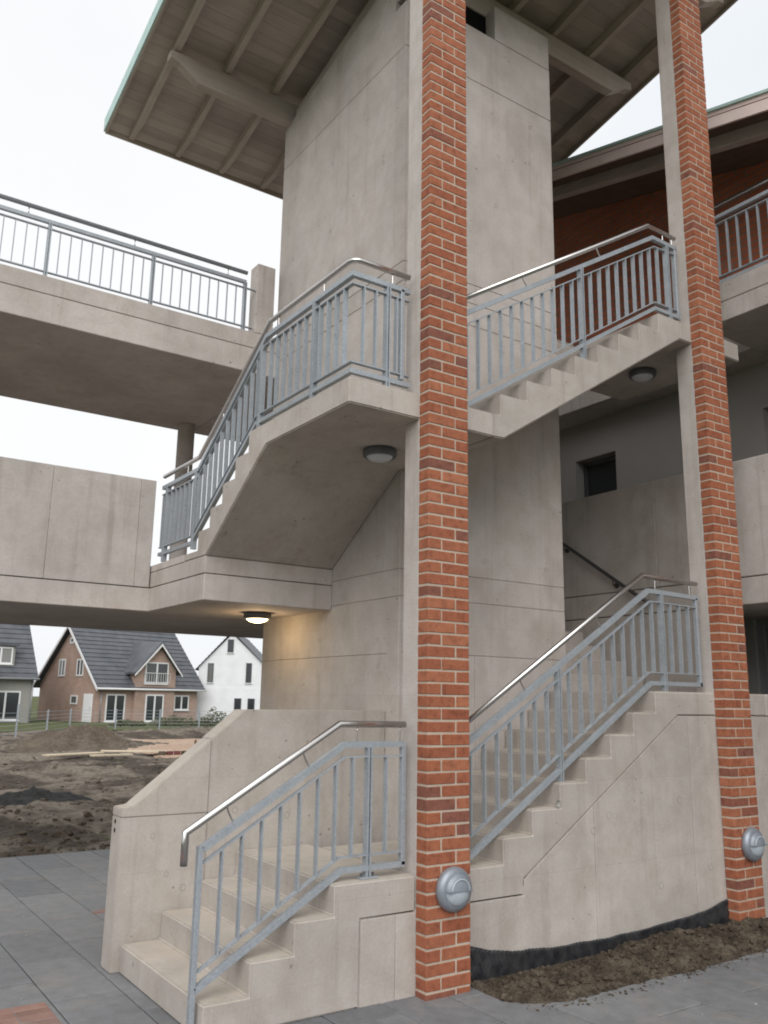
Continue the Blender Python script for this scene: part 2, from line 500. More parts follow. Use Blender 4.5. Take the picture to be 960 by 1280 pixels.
def rect(w, h):
    return [(-w / 2, -h / 2), (w / 2, -h / 2), (w / 2, h / 2), (-w / 2, h / 2)]
def circ(r, n=14):
    return [(r * math.cos(2 * math.pi * i / n), r * math.sin(2 * math.pi * i / n)) for i in range(n)]
def tube(name, pts, r, mat, parent=None, n=14, local=False):
    o = sweep(name, pts, circ(r, n), mat, parent, smooth=True, local=local)
    for pl in o.data.polygons:
        if len(pl.vertices) > 4:
            pl.use_smooth = False
    return o

def lathe(name, prof, center, axis, mat, parent=None, n=36, a0=0.0, a1=2 * math.pi, smooth=True, local=False):
    """prof: (radius, height along axis). axis unit Vector."""
    ax = Vector(axis).normalized()
    if abs(ax.z) > 0.9:
        e1 = Vector((1, 0, 0))
    else:
        e1 = Vector((0, 0, 1)).cross(ax).normalized()
    e2 = ax.cross(e1).normalized()
    full = abs(a1 - a0 - 2 * math.pi) < 1e-6
    cnt = n if full else n + 1
    vs, fs = [], []
    for r, h in prof:
        for i in range(cnt):
            a = a0 + (a1 - a0) * i / n
            vs.append(tuple(Vector(center) + ax * h + e1 * (r * math.cos(a)) + e2 * (r * math.sin(a))))
    for j in range(len(prof) - 1):
        for i in range(n):
            i2 = (i + 1) % cnt
            fs.append((j * cnt + i, j * cnt + i2, (j + 1) * cnt + i2, (j + 1) * cnt + i))
    o = mesh_obj(name, vs, fs, mat, parent, smooth=smooth, local=local)
    bm = bmesh.new(); bm.from_mesh(o.data)
    bmesh.ops.remove_doubles(bm, verts=bm.verts, dist=1e-5)
    bmesh.ops.recalc_face_normals(bm, faces=bm.faces)
    bm.to_mesh(o.data); bm.free()
    return o

# ------------------------------------------------------------------ GROUND
def fbm(x, y, s, o=4, seed=0.0):
    return noise.fractal(Vector((x * s + seed, y * s - seed, seed * 0.7)), 0.9, 2.1, o)

g = mesh_obj('ground', [(-900, -900, -0.12), (900, -900, -0.12), (900, 900, -0.12), (-900, 900, -0.12)], [(0, 1, 2, 3)], M['lawn'])
tag(g, kind='structure')

bed = box('paving_bed', -6.0, 8.0, -6.0, 6.36, -0.11, -0.012, M['bedding'])
bed.name = 'paving'
tag(bed, 'grey concrete slab paving in front of the stair', None, None, 'structure')
SLW, SLL = 0.43, 0.86
slab_me = []
for v in range(3):
    o = box('slab', 0.005, SLW - 0.005, 0.005, SLL - 0.005, -0.06, 0, M['slab'], bed, bevel=0.004)
    slab_me.append(o.data)
    bpy.data.objects.remove(o)
def shared(name, me, loc, parent, rotz=0.0, rx=0.0, ry=0.0):
    o = bpy.data.objects.new(name, me)
    link(o, parent)
    o.location = Vector(loc) - root_loc(parent)
    o.rotation_euler = (rx, ry, rotz)
    return o
half_slab = box('slab', 0.005, SLW - 0.005, 0.005, SLL / 2 - 0.005, -0.06, 0, M['slab'], bed, bevel=0.004)
half_me = half_slab.data
bpy.data.objects.remove(half_slab)
for me in slab_me + [half_me]:
    # meshes were made relative to the bed's origin: shift back to a slab's own corner
    me.transform(Matrix.Translation(root_loc(bed)))
def blocked(x0, x1, y0, y1):
    if y0 >= -0.02 and y1 <= 1.66 and x0 >= -1.46: return True          # under the stair
    if x0 >= 0.72 and y0 > 0 and y1 < 4: return True
    if x0 >= 0.40 and x1 <= 3.8 and y0 >= -0.62: return True            # soil strip
    if x1 <= -2.0 and y1 <= 1.10: return True                           # red pavers
    return False
for ci in range(-7, 12):
    x0 = -1.97 + ci * SLW
    st = (ci % 2) * SLL / 2
    for rj in range(-6, 8):
        y0 = -0.20 + rj * SLL + st - SLL / 2
        if x0 > 4.8 or x0 < -4.6 or y0 > 6.3 or y0 < -3.6: continue
        spans = [(y0, y0 + SLL, random.choice(slab_me))] if y0 + SLL <= 6.36 and not blocked(x0, x0 + SLW, y0, y0 + SLL) else \
                [(y0, y0 + SLL / 2, half_me), (y0 + SLL / 2, y0 + SLL, half_me)]
        for a, b, me in spans:
            if b > 6.36 or blocked(x0, x0 + SLW, a, b): continue
            shared('slab', me, (x0, a, random.uniform(-0.002, 0.002)), bed, ry=random.uniform(-.002, .002), rx=random.uniform(-.0015, .0015))
# red block pavers at the lower left
pv = box('paver', 0.002, 0.198, 0.002, 0.098, -0.06, 0, M['paver_red'], bed, bevel=0.004)
pv_me = pv.data; bpy.data.objects.remove(pv); pv_me.transform(Matrix.Translation(root_loc(bed)))
for i in range(6):
    for j in range(14):
        x = -2.0 - 0.2 * (i + 1)
        shared('red_paver', pv_me, (x, 1.0 - 0.1 * j, 0.001 + random.uniform(-.002, .002)), bed)
shared('red_paver', pv_me, (-1.09, 3.12, 0.003), bed, rotz=0.35)

# field of bare soil behind the stair (height field with mounds)
def field_h(x, y):
    e = min(1.0, max(0.0, (y - 6.36) / 1.2))
    h = -0.055 + 0.075 * e * fbm(x, y, 0.55, 5, 3.1) + 0.05 * e * fbm(x, y, 2.1, 4, 9.7) + 0.03 * e * fbm(x, y, 7.0, 3, 1.7)
    def bump(cx, cy, ax, ay, rot, hh, sh=1.0):
        c, s = math.cos(rot), math.sin(rot)
        u = ((x - cx) * c + (y - cy) * s) / ax; v = (-(x - cx) * s + (y - cy) * c) / ay
        d = u * u + v * v
        if d > 6: return 0.0
        return hh * math.exp(-d * sh) * (0.85 + 0.45 * fbm(x, y, 1.3, 4, 5.5))
    h += bump(5.6, 29.0, 2.3, 2.2, 0.35, 0.62)
    h += bump(13.2, 36.5, 7.5, 2.0, 0.40, 0.42)
    h += bump(2.4, 17.5, 3.2, 1.6, 0.2, 0.22)
    h += bump(0.8, 9.4, 2.4, 1.0, 0.15, 0.16)
    h += bump(3.2, 13.8, 2.6, 1.1, 0.3, 0.12)
    h += bump(-1.6, 7.7, 1.0, 0.5, 0.1, 0.10)
    return h
def heightfield(name, xs, ys, fn, mat, skirt=None):
    vs = [(x, y, fn(x, y)) for y in ys for x in xs]
    nx = len(xs)
    fs = [(j * nx + i, j * nx + i + 1, (j + 1) * nx + i + 1, (j + 1) * nx + i) for j in range(len(ys) - 1) for i in range(nx - 1)]
    o = mesh_obj(name, vs, fs, mat, None, smooth=True)
    return o
def frange(a, b, st, gr=1.0):
    out = [a]
    while out[-1] < b:
        out.append(out[-1] + st); st *= gr
    return out
f = heightfield('soil_field', frange(-10, 24, 0.11), frange(6.33, 44.0, 0.055, 1.0105), field_h, M['soil'])
tag(f, 'bare churned soil field beyond the paving', None, None, 'structure')
lw = heightfield('lawn', frange(-30, 60, 1.5), frange(43.0, 90.0, 1.5), lambda x, y: -0.03 + 0.06 * fbm(x, y, 0.3, 3, 2.0), M['lawn'])
tag(lw, 'patchy grass plots in front of the houses', None, None, 'structure')
sb = heightfield('sand_bed', frange(6.6, 15.0, 0.25), frange(22.0, 33.5, 0.25), lambda x, y: max(field_h(x, y) * 0.15, -0.02) + 0.035 + 0.012 * fbm(x, y, 0.8, 3, 8.0)
                 - 0.35 * max(0.0, abs((x - 10.6) / 4.2) ** 6 + abs((y - 27.6) / 5.4) ** 6 - 0.5), M['sand'])
tag(sb, 'flat bed of orange sand among the soil', None, None, 'structure')
def lump_mound(name, cx, cy, ax, ay, rot, hh, mat, seed, label, res=46):
    vs, fs = [], []
    n = res
    for j in range(n + 1):
        for i in range(n + 1):
            u = (i / n * 2 - 1) * 1.5; v = (j / n * 2 - 1) * 1.5
            x = cx + u * ax * math.cos(rot) - v * ay * math.sin(rot)
            y = cy + u * ax * math.sin(rot) + v * ay * math.cos(rot)
            d = u * u + v * v
            z = field_h(x, y) - 0.05 + hh * math.exp(-1.6 * d) * (0.8 + 0.7 * fbm(x, y, 1.5, 5, seed)) + 0.05 * math.exp(-d) * fbm(x, y, 6, 3, seed)
            vs.append((x, y, z))
    fs = [(j * (n + 1) + i, j * (n + 1) + i + 1, (j + 1) * (n + 1) + i + 1, (j + 1) * (n + 1) + i) for j in range(n) for i in range(n)]
    o = mesh_obj(name, vs, fs, mat, None, smooth=True)
    tag(o, label, 'soil heap')
    return o
lump_mound('soil_heap', 5.2, 27.4, 2.0, 1.5, 0.3, 0.55, M['soil_mound'], 4.4, 'brown earth heap behind the wooden planks in the field')
lump_mound('soil_heap', 0.1, 12.1, 1.7, 0.75, 0.12, 0.20, M['soil_dark'], 6.4, 'low blackish earth heap left in the field')

# planks, kerb blocks and a stake lying about in the field
def plank(p0, p1, w, label, mat=M['plank']):
    a, b = Vector(p0), Vector(p1)
    d = b - a; L = d.length; ang = math.atan2(d.y, d.x)
    z = max(field_h(a.x, a.y), field_h(b.x, b.y), 0.0) + 0.045
    o = mesh_obj('plank', [(x, y, zz) for x, y, zz in bverts(-L / 2, L / 2, -w / 2, w / 2, 0, 0.045)], BF, mat, None, 0.004)
    o.location = ((a.x + b.x) / 2, (a.y + b.y) / 2, z); o.rotation_euler = (0, 0.006, ang)
    tag(o, label, 'plank', 'boards lying in the field')
plank((3.1, 22.6, 0), (5.0, 23.6, 0), 0.30, 'pale wooden board lying left of the other two in the field')
plank((4.3, 22.1, 0), (5.6, 22.4, 0), 0.26, 'short pale board lying in front of the soil heap')
plank((5.2, 24.2, 0), (7.3, 23.4, 0), 0.35, 'grey board lying across the soil beside the sand')
for i in range(7):
    x, y = 6.55 + 0.24 * i, 22.3 - 0.02 * i
    o = mesh_obj('kerb_block', bverts(-0.10, 0.10, -0.06, 0.06, 0, 0.12), BF, M['redstrip'] if i % 3 else M['soil_mound'], None, 0.008)
    o.location = (x, y, max(0.03, field_h(x, y))); o.rotation_euler = (0, 0, 0.3 * random.uniform(-1, 1))
    tag(o, '%s block, %s from the left in the row edging the sand' % ('dark red' if i % 3 else 'brown', ('first', 'second', 'third', 'fourth', 'fifth', 'sixth', 'last')[i]), 'kerb block', 'row of blocks at the sand edge')
o = prism('stake', [(-0.035, 0), (0.035, 0), (0.03, 0.36), (0, 0.42), (-0.03, 0.36)], -0.03, 0.03, 'y', M['twig'], None, 0.003)
o.location = (8.3, 23.9, 0.0); tag(o, 'short wooden stake standing in the sand bed', 'stake')

# ------------------------------------------------------------------ LIFT SHAFT
XS, XE, YF, YB = 0.723, 2.745, 1.25, 3.85
GAP = 0.003
sh = thing('lift_shaft', 'tall fair-faced concrete lift shaft rising between the stair flights', 'lift shaft', ((XS + XE) / 2, (YF + YB) / 2, 0))
box('core', XS + 0.007, XE - 0.002, YF + 0.007, YB, 0, 8.80, M['concrete_grey'], sh)
def panel_left(y0, y1, z0, z1):
    box('panel', XS, XS + 0.03, y0 + 0.0015, y1 - 0.0015, z0 + GAP, z1 - GAP, M['concrete'], sh, 0.003)
def panel_front(x0, x1, z0, z1):
    box('panel', x0 + 0.0015, x1 - 0.0015, YF, YF + 0.03, z0 + GAP, z1 - GAP, M['concrete'], sh, 0.003)
for z0, z1 in ((0, 2.23), (2.23, 2.72)):
    panel_left(1.43, YB, z0, z1)
panel_left(YF - 0.0015, 1.43, 0, 2.72)
panel_left(YF - 0.0015, YB, 2.72, 2.96)
panel_left(YF - 0.0015, 1.50, 2.96, 5.70)
panel_left(1.50, YB, 2.96, 5.70)
panel_left(YF - 0.0015, YB, 5.70, 5.90)
panel_left(YF - 0.0015, 1.42, 5.90, 8.27)
panel_left(1.42, YB, 5.90, 8.27)
panel_left(YF - 0.0015, YB, 8.27, 8.80)
panel_front(XS + 0.03, 1.57, 0, 2.24); panel_front(1.57, XE, 0, 2.24)
panel_front(XS + 0.03, XE, 2.24, 2.72); panel_front(XS + 0.03, XE, 2.72, 2.96)
panel_front(XS + 0.03, XE, 2.96, 5.46); panel_front(XS + 0.03, XE, 5.46, 5.70)
panel_front(XS + 0.03, XE, 5.70, 5.905); panel_front(XS + 0.03, XE, 5.905, 8.27)
panel_front(XS + 0.03, XE, 8.27, 8.93)
# top of the front wall with the vent opening
box('panel', XS + 0.03, 1.50, YF, YF + 0.2, 8.934, 9.36, M['concrete'], sh, 0.003)
box('panel', 1.92, XE - 0.004, YF, YF + 0.2, 8.934, 9.36, M['concrete'], sh, 0.003)
box('vent_opening', 1.50, 1.92, YF + 0.15, YF + 0.2, 8.934, 9.36, M['black'], sh)
prism('gable_wall', [(YF + 0.2, 8.80), (YB, 8.80), (YB, 8.86), (YF + 0.2, 9.30)], XS + 0.01, XS + 0.2, 'x', M['concrete_grey'], sh)
prism('gable_wall', [(YF + 0.2, 8.80), (YB, 8.80), (YB, 8.86), (YF + 0.2, 9.30)], XE - 0.2, XE - 0.01, 'x', M['concrete_grey'], sh)
def plug(c, axis, parent, r=0.026):
    lathe('tie_hole', [(0.0, -0.006), (r * 0.78, -0.006), (r * 0.86, 0.0015), (r, 0.0015), (r * 1.06, -0.001)], c, axis, M['plug'], parent, 16)
for y, z in ((1.62, 7.14), (2.64, 6.86), (3.5, 6.9), (2.64, 4.9), (1.60, 3.10), (1.57, 2.36), (1.57, 2.13), (2.6, 2.4), (2.6, 2.05), (3.4, 2.05), (3.4, 2.4), (2.64, 7.7), (3.5, 7.7)):
    plug((XS - 0.0005, y, z), (-1, 0, 0), sh, 0.022)
for x, z in ((2.5, 3.12), (2.5, 2.42), (1.7, 3.12), (1.9, 6.9), (2.4, 7.6), (1.95, 7.5), (2.4, 4.1), (1.9, 1.6), (2.42, 8.05), (2.1, 4.95)):
    plug((x, YF - 0.0005, z), (0, -1, 0), sh, 0.022)

# ------------------------------------------------------------------ LOWER STAIR
Z1, Z2 = 0.72, 1.945
st = thing('lower_staircase', 'lower concrete staircase rising from the paving past the brick pier', 'staircase', (1.0, 0.7, 0))
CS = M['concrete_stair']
ra = 0.18
XA = [-1.445, -1.17, -0.89, -0.62]
poly = [(-1.445, 0)]
for i, x in enumerate(XA):
    poly += [(x, ra * i), (x, ra * (i + 1))]
poly = poly[1:]
poly += [(-0.002, Z1), (-0.002, 0.50), (-0.425, 0.50), (-0.425, 0.0)]
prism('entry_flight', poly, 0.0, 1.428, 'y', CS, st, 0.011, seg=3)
box('side_panel', -0.418, -0.158, 0.004, 0.3, -0.02, 0.494, CS, st, 0.004)
box('side_panel', -0.152, 0.40, 0.004, 0.3, -0.02, 0.494, CS, st, 0.004)
# upper flight with its landings; the bottom edge is the cast joint
g2, r2 = 0.288, (Z2 - Z1) / 7
XB = [0.768 + g2 * i for i in range(7)]
poly = [(0.002, Z1)]
for i, x in enumerate(XB):
    poly += [(x, Z1 + r2 * i), (x, Z1 + r2 * (i + 1))]
poly += [(4.08, Z2), (4.08, 1.745), (2.775, 1.745), (0.955, 0.605), (0.955, 0.50), (0.002, 0.50)]
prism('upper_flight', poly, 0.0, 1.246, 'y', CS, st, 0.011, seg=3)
box('landing', 2.75, 4.08, 1.248, 1.40, 1.745, Z2, CS, st, 0.004)
# wall below, in three cast panels
def wall_under(xa, xb):
    top = []
    def jz(x): return 0.494 if x <= 0.955 else (0.599 + (x - 0.955) * (1.739 - 0.599) / (2.775 - 0.955) if x < 2.775 else 1.739)
    xs = [xa] + [x for x in (0.9551, 2.775) if xa < x < xb] + [xb]
    if xa < 0.955 < xb:
        top = [(xa, 0.494), (0.962, 0.494), (0.962, 0.599)] + [(x, jz(x)) for x in xs if x > 0.96]
    else:
        top = [(x, jz(x)) for x in xs]
    prism('side_panel', [(xa, -0.2)] + top + [(xb, -0.2)], 0.004, 0.25, 'y', CS, st, 0.003)
prism('wall_core', [(0.41, -0.2), (0.41, 0.56), (0.99, 0.56), (0.99, 0.66), (2.76, 1.78), (3.9, 1.78), (3.9, -0.2)], 0.011, 0.24, 'y', CS, st)
box('wall_core', -0.45, 0.40, 0.011, 0.29, -0.02, 0.56, CS, st)
wall_under(0.405, 1.700); wall_under(1.706, 2.905); wall_under(2.911, 3.90)
box('retaining_wall', 3.906, 8.0, 0.004, 0.20, -0.2, 1.739, CS, st, 0.004)
box('retaining_wall', 4.084, 8.0, 0.0, 0.20, 1.745, Z2, CS, st, 0.006)
for x, z in ((1.32, 1.10), (1.87, 0.985), (2.74, 1.06), (1.69, 0.885), (2.45, 0.42), (3.1, 0.5)):
    plug((x, 0.0035, z), (0, -1, 0), st, 0.028)
# flight along the right side of the shaft
rb = (3.17 - Z2) / 7
poly = [(1.402, 1.745)]
yy = [1.40 + 0.28 * i for i in range(7)]
for i, y in enumerate(yy):
    poly += [(y, Z2 + rb * i), (y, Z2 + rb * (i + 1))]
poly += [(3.78, 3.17), (3.78, 2.95), (3.08, 2.95)]
poly[0] = (1.402, 1.76)
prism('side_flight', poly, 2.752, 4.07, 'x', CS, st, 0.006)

# parapet wall beside the entry flight
pw = thing('stair_parapet_wall', 'concrete parapet wall with sloping top beside the entry steps', 'wall', (-0.4, 1.53, 0))
CW = M['concrete_stair']
def wall_w(poly, y0=1.43):
    prism('panel', poly, y0, 1.63, 'y', CW, pw, 0.006, seg=2)
wall_w([(-1.505, 0), (-0.8625, 0), (-0.8625, 1.0), (-1.505, 1.0)])
wall_w([(-0.86, 0), (0.72, 0), (0.72, 1.745), (-0.595, 1.745), (-0.86, 1.53)])
wall_w([(-1.505, 1.002), (-0.8625, 1.002), (-0.8625, 1.527), (-1.42, 1.072), (-1.505, 1.062)])
for x, z in ((-1.02, 0.5), (-0.645, 1.01), (-1.15, 0.60), (-1.27, 0.865), (-0.2, 1.35), (0.3, 1.35), (-0.2, 0.95)):
    plug((x, 1.4295, z), (0, -1, 0), pw, 0.018 if x < -1.1 else 0.024)
for z in (0.905, 0.965):
    lathe('anchor_hole', [(0, 0.002), (0.014, 0.002), (0.017, -0.002)], (-1.5055, 1.555, z), (-1, 0, 0), M['black'], pw, 12)

# ------------------------------------------------------------------ UPPER STAIR (landing at the pier, flight from the deck, flight to the right)
us = thing('upper_staircase', 'upper concrete staircase wrapping round the lift shaft above head height', 'staircase', (0.3, 1.0, 3.0))
XC, Z3 = -0.608, 4.04
poly = [(0.0, 3.85), (0.0, Z3)]
yr = [1.60 + 0.2475 * i for i in range(5)]
rc = (Z3 - 3.15) / 5
zz = Z3
for y in yr:
    poly += [(y, zz), (y, zz - rc)]
    zz -= rc
poly += [(2.90, 3.15), (2.90, 3.08), (2.384, 3.08), (1.27, 3.85)]
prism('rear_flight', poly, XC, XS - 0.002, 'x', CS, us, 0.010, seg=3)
rd = (5.475 - Z3) / 8
poly = [(XS, 3.85), (XS, Z3)]
for i in range(8):
    x = 0.80 + 0.288 * i
    poly += [(x, Z3 + rd * i), (x, Z3 + rd * (i + 1))]
poly += [(4.08, 5.475), (4.08, 5.285), (3.12, 5.285), (0.828, 3.853)]
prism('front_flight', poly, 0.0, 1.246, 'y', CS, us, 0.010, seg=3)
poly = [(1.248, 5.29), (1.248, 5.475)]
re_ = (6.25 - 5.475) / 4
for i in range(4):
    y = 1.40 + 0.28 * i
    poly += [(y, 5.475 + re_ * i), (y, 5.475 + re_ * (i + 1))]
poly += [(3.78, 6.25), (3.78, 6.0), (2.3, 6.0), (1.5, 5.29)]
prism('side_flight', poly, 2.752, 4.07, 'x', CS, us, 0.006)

# ------------------------------------------------------------------ DECKS / BRIDGES
CG = M['concrete']
lb = thing('lower_walkway', 'lower concrete walkway bridge with solid parapet running to the left', 'walkway', (-4.0, 5.2, 2.68))
YD, YBR, YE = 2.384, 3.79, 6.62
box('slab', -15, 0.715, YBR + 0.006, YE, 2.68, 2.916, CG, lb, 0.006)
box('slab', 0.72, 5.6, YB + 0.01, YE, 2.68, 3.14, CG, lb, 0.004)
box('stub_slab', XC, XS - 0.002, YD, YBR + 0.002, 2.68, 2.916, CG, lb, 0.006)
box('stub_slab', XC, XS - 0.002, YD + 0.002, YBR + 0.10, 2.924, 3.076, CG, lb, 0.004)
box('floor', XC, XS - 0.002, 2.92, YE - 0.2, 3.082, 3.15, CG, lb, 0.003)
box('floor', -15, XC - 0.004, YBR + 0.2, YE - 0.2, 2.924, 3.15, CG, lb, 0.003)
xs_par = [-15, -12.3, -9.6, -6.9, -4.2, -1.66, -0.78, XC - 0.012]
for a, b in zip(xs_par, xs_par[1:]):
    box('parapet_panel', a + 0.0012, b - 0.0012, YBR, YBR + 0.18, 2.924, 4.05, M['concrete_grey'], lb, 0.004)
    box('parapet_panel', a + 0.0012, b - 0.0012, YE - 0.18, YE, 2.924, 4.05, M['concrete_grey'], lb, 0.004)
ub = thing('upper_walkway', 'upper concrete walkway bridge with open railing running to the left', 'walkway', (-4.0, 5.0, 5.5))
box('slab', -15, 0.715, YBR, 6.42, 5.50, 5.80, CG, ub, 0.006)
box('slab', -15, 0.715, YBR + 0.003, 6.42, 5.808, 6.0, CG, ub, 0.006)
box('slab', 0.72, 4.0, YB + 0.01, 6.42, 5.50, 6.0, CG, ub, 0.004)
box('end_post', 0.415, 0.645, YBR + 0.004, YBR + 0.20, 6.004, 6.885, CG, ub, 0.006)
lathe('column', [(0.0, 0), (0.115, 0), (0.115, 2.34), (0.0, 2.34)], (0.54, 6.12, 3.155), (0, 0, 1), M['concrete_grey'], ub, 24, smooth=False)
lathe('column', [(0.0, 0), (0.115, 0), (0.115, 2.34), (0.0, 2.34)], (-7.5, 6.12, 3.155), (0, 0, 1), M['concrete_grey'], ub, 24, smooth=False)
lathe('column', [(0.0, 0), (0.15, 0), (0.15, 2.74), (0.0, 2.74)], (-7.5, 5.2, -0.06), (0, 0, 1), M['concrete_grey'], lb, 24, smooth=False)

# ------------------------------------------------------------------ BRICK PIERS
HC = 1 / 12.0
def brick_mesh(w, seed, depth=0.115):
    rnd = random.Random(seed)
    vs = bverts(0, w, -depth, 0, 0, 0.0695)
    vs = [(x + rnd.uniform(-.0014, .0014), y + (rnd.uniform(-.0008, .0008) if y < -0.01 else 0), z + rnd.uniform(-.0016, .0016)) for x, y, z in vs]
    me = bpy.data.meshes.new('brick')
    me.from_pydata(vs, [], BF)
    bm = bmesh.new(); bm.from_mesh(me)
    bmesh.ops.recalc_face_normals(bm, faces=bm.faces)
    bmesh.ops.bevel(bm, geom=list(bm.edges), offset=0.0035, segments=1, affect='EDGES')
    bm.to_mesh(me); bm.free()
    me.materials.append(M['brick'])
    return me
full_b = [brick_mesh(0.2385, i) for i in range(12)]
half_b = [brick_mesh(0.1145, 20 + i) for i in range(12)]
def brick_pier(x0, zoff, ztop, flip, label, coltop):
    pr = thing('brick_pier', label, 'pier', (x0 + 0.18, 0, 0))
    box('concrete_column', x0 + 0.004, x0 + 0.361, 0.002, 0.185, 0.0, coltop, M['concrete'], pr, 0.008)
    box('mortar_core', x0 + 0.004, x0 + 0.361, -0.1112, 0.0, -0.05, ztop, M['mortar'], pr)
    k = -1
    while True:
        z = zoff + k * HC + 0.006
        if z + 0.07 > ztop: break
        first_full = (k % 2 == 0) != flip
        row = [(full_b, 0.0005), (half_b, 0.2505)] if first_full else [(half_b, 0.0005), (full_b, 0.1265)]
        for lst, dx in row:
            o = bpy.data.objects.new('brick', random.choice(lst))
            link(o, pr)
            o.location = (x0 + dx - pr.location.x + random.uniform(-.001, .001), random.uniform(-.0015, .001), z)
            o.rotation_euler = (random.uniform(-.002, .002), random.uniform(-.003, .003), random.uniform(-.0025, .0025))
        k += 1
    return pr
brick_pier(0.0, 0.04, 9.42, True, 'red brick pier with concrete backing, the nearer one in the middle', 9.52)
brick_pier(3.295, 0.06, 9.42, True, 'red brick pier with concrete backing, the farther one at the right', 9.52)

# bulkhead lamps on the piers
def pier_lamp(x, z, label):
    t = thing('wall_lamp', label, 'lamp', (x, -0.115, z), group='round lamps on the brick piers')
    ax = (0, -1, 0); c = (x, -0.1165, z)
    lathe('base_ring', [(0, 0), (0.136, 0), (0.14, 0.012), (0.138, 0.03), (0.128, 0.048), (0.112, 0.058), (0.104, 0.060), (0.0, 0.060)], c, ax, M['lamp_body'], t, 48)
    dome = lambda r0, h0, b, n=9: [(r0 * math.cos(i / n * math.pi / 2), h0 + b * math.sin(i / n * math.pi / 2)) for i in range(n + 1)]
    # e1 = z x axis ; angles: find half by sign below
    lens = lathe('lens', dome(0.098, 0.056, 0.042), c, ax, M['lamp_glass'], t, 48)
    hood = lathe('hood', [(0.103, 0.050)] + dome(0.103, 0.058, 0.047), c, ax, M['lamp_hood'], t, 40, a0=0.0, a1=math.pi)
    # a raised rib arching over the hood and a bar along its lower edge
    pts = [(x + 0.072 * math.cos(a), -0.115 - 0.0965, z + 0.072 * math.sin(a)) for a in [math.pi * i / 16 for i in range(17)]]
    rib = tube_free('rib', pts, 0.005, M['lamp_glass'], hood)
    mesh_obj('brow_bar', bverts(x - 0.1, x + 0.1, -0.115 - 0.10, -0.115 - 0.058, z - 0.004, z + 0.004), BF, M['lamp_body'], hood)
    return t
def tube_free(name, pts, r, mat, parent, n=8):
    """round tube along any 3D polyline (parallel transport)."""
    P = [Vector(p) for p in pts]
    t = (P[1] - P[0]).normalized()
    s = t.orthogonal().normalized()
    vs, fs = [], []
    for i, p in enumerate(P):
        tt = (P[min(i + 1, len(P) - 1)] - P[max(i - 1, 0)]).normalized()
        s = (s - tt * s.dot(tt)).normalized()
        b = tt.cross(s)
        for j in range(n):
            a = 2 * math.pi * j / n
            vs.append(tuple(p + s * (r * math.cos(a)) + b * (r * math.sin(a))))
    for i in range(len(P) - 1):
        for j in range(n):
            fs.append((i * n + j, i * n + (j + 1) % n, (i + 1) * n + (j + 1) % n, (i + 1) * n + j))
    fs += [tuple(range(n)), tuple(range((len(P) - 1) * n, len(P) * n))]
    return mesh_obj(name, vs, fs, mat, parent, smooth=True)
pier_lamp(0.208, 0.637, 'round grey half-hooded lamp on the nearer brick pier')
pier_lamp(3.515, 0.668, 'round grey half-hooded lamp on the farther brick pier')

# ceiling lamps
def ceiling_lamp(x, y, z, label, lit=False):
    t = thing('ceiling_lamp', label, 'lamp', (x, y, z), group='round lamps under the stair')
    ax = (0, 0, -1); c = (x, y, z)
    lathe('rim', [(0, 0), (0.135, 0), (0.14, 0.01), (0.14, 0.055), (0.128, 0.066), (0.112, 0.066), (0.112, 0.05)], c, ax, M['lamp_dark'], t, 40)
    n = 8
    prof = [(0.113 * math.cos(i / n * math.pi / 2), 0.052 + 0.05 * math.sin(i / n * math.pi / 2)) for i in range(n + 1)]
    lathe('cover', prof, c, ax, M['lamp_lit'] if lit else M['lamp_white'], t, 40)
    if lit:
        ld = bpy.data.lights.new('lamp_light', 'POINT'); ld.energy = 4.0; ld.color = (1.0, 0.70, 0.38); ld.shadow_soft_size = 0.08
        lo = bpy.data.objects.new('lamp_light', ld); link(lo, t); lo.location = (0, 0, -0.17)
    return t
ceiling_lamp(0.22, 0.84, 3.85, 'unlit round lamp under the landing beside the nearer pier')
ceiling_lamp(0.296, 3.13, 2.68, 'lit round lamp glowing under the lower walkway', True)
ceiling_lamp(3.50, 0.76, 5.285, 'unlit round lamp under the upper right landing')

# ------------------------------------------------------------------ RAILINGS
GV, SS = M['galv'], M['stainless']
BWx, BWd = 0.040, 0.010       # baluster flat bar: across the railing / along it
def interp(path, s, ax):
    for a, b in zip(path, path[1:]):
        lo, hi = min(a[ax], b[ax]), max(a[ax], b[ax])
        if lo - 1e-6 <= s <= hi + 1e-6 and hi > lo:
            f_ = (s - a[ax]) / (b[ax] - a[ax])
            return a[2] + (b[2] - a[2]) * f_
    return path[-1][2] if abs(path[-1][ax] - s) < abs(path[0][ax] - s) else path[0][2]
def bar(name, x, y, z0, z1, parent, ax, w=0.038, d=0.011):
    """upright flat bar; wide across the railing line (ax = index of the running axis)."""
    if ax == 0:
        return box(name, x - d / 2, x + d / 2, y - w / 2, y + w / 2, z0, z1, GV, parent)
    return box(name, x - w / 2, x + w / 2, y - d / 2, y + d / 2, z0, z1, GV, parent)
def bracket(x, y, zt, zh, parent, dx=0.0, dy=0.0):
    n = 6
    pts = [(x + dx * math.sin(i / n * math.pi / 2), y + dy * math.sin(i / n * math.pi / 2), zt + (zh - zt) * i / n) for i in range(n + 1)]
    tube_free('bracket', pts, 0.006, SS, parent)
def rails(t, hand, top, thin, low, bot, r=0.0215, hm=None):
    tube('handrail', hand, r, hm or SS, t, 16)
    sweep('top_rail', top, rect(0.040, 0.038), GV, t)
    sweep('upper_rail', thin, rect(0.034, 0.010), GV, t)
    sweep('lower_rail', low, rect(0.034, 0.010), GV, t)
    sweep('bottom_rail', bot, rect(0.040, 0.034), GV, t)

YR = 0.08
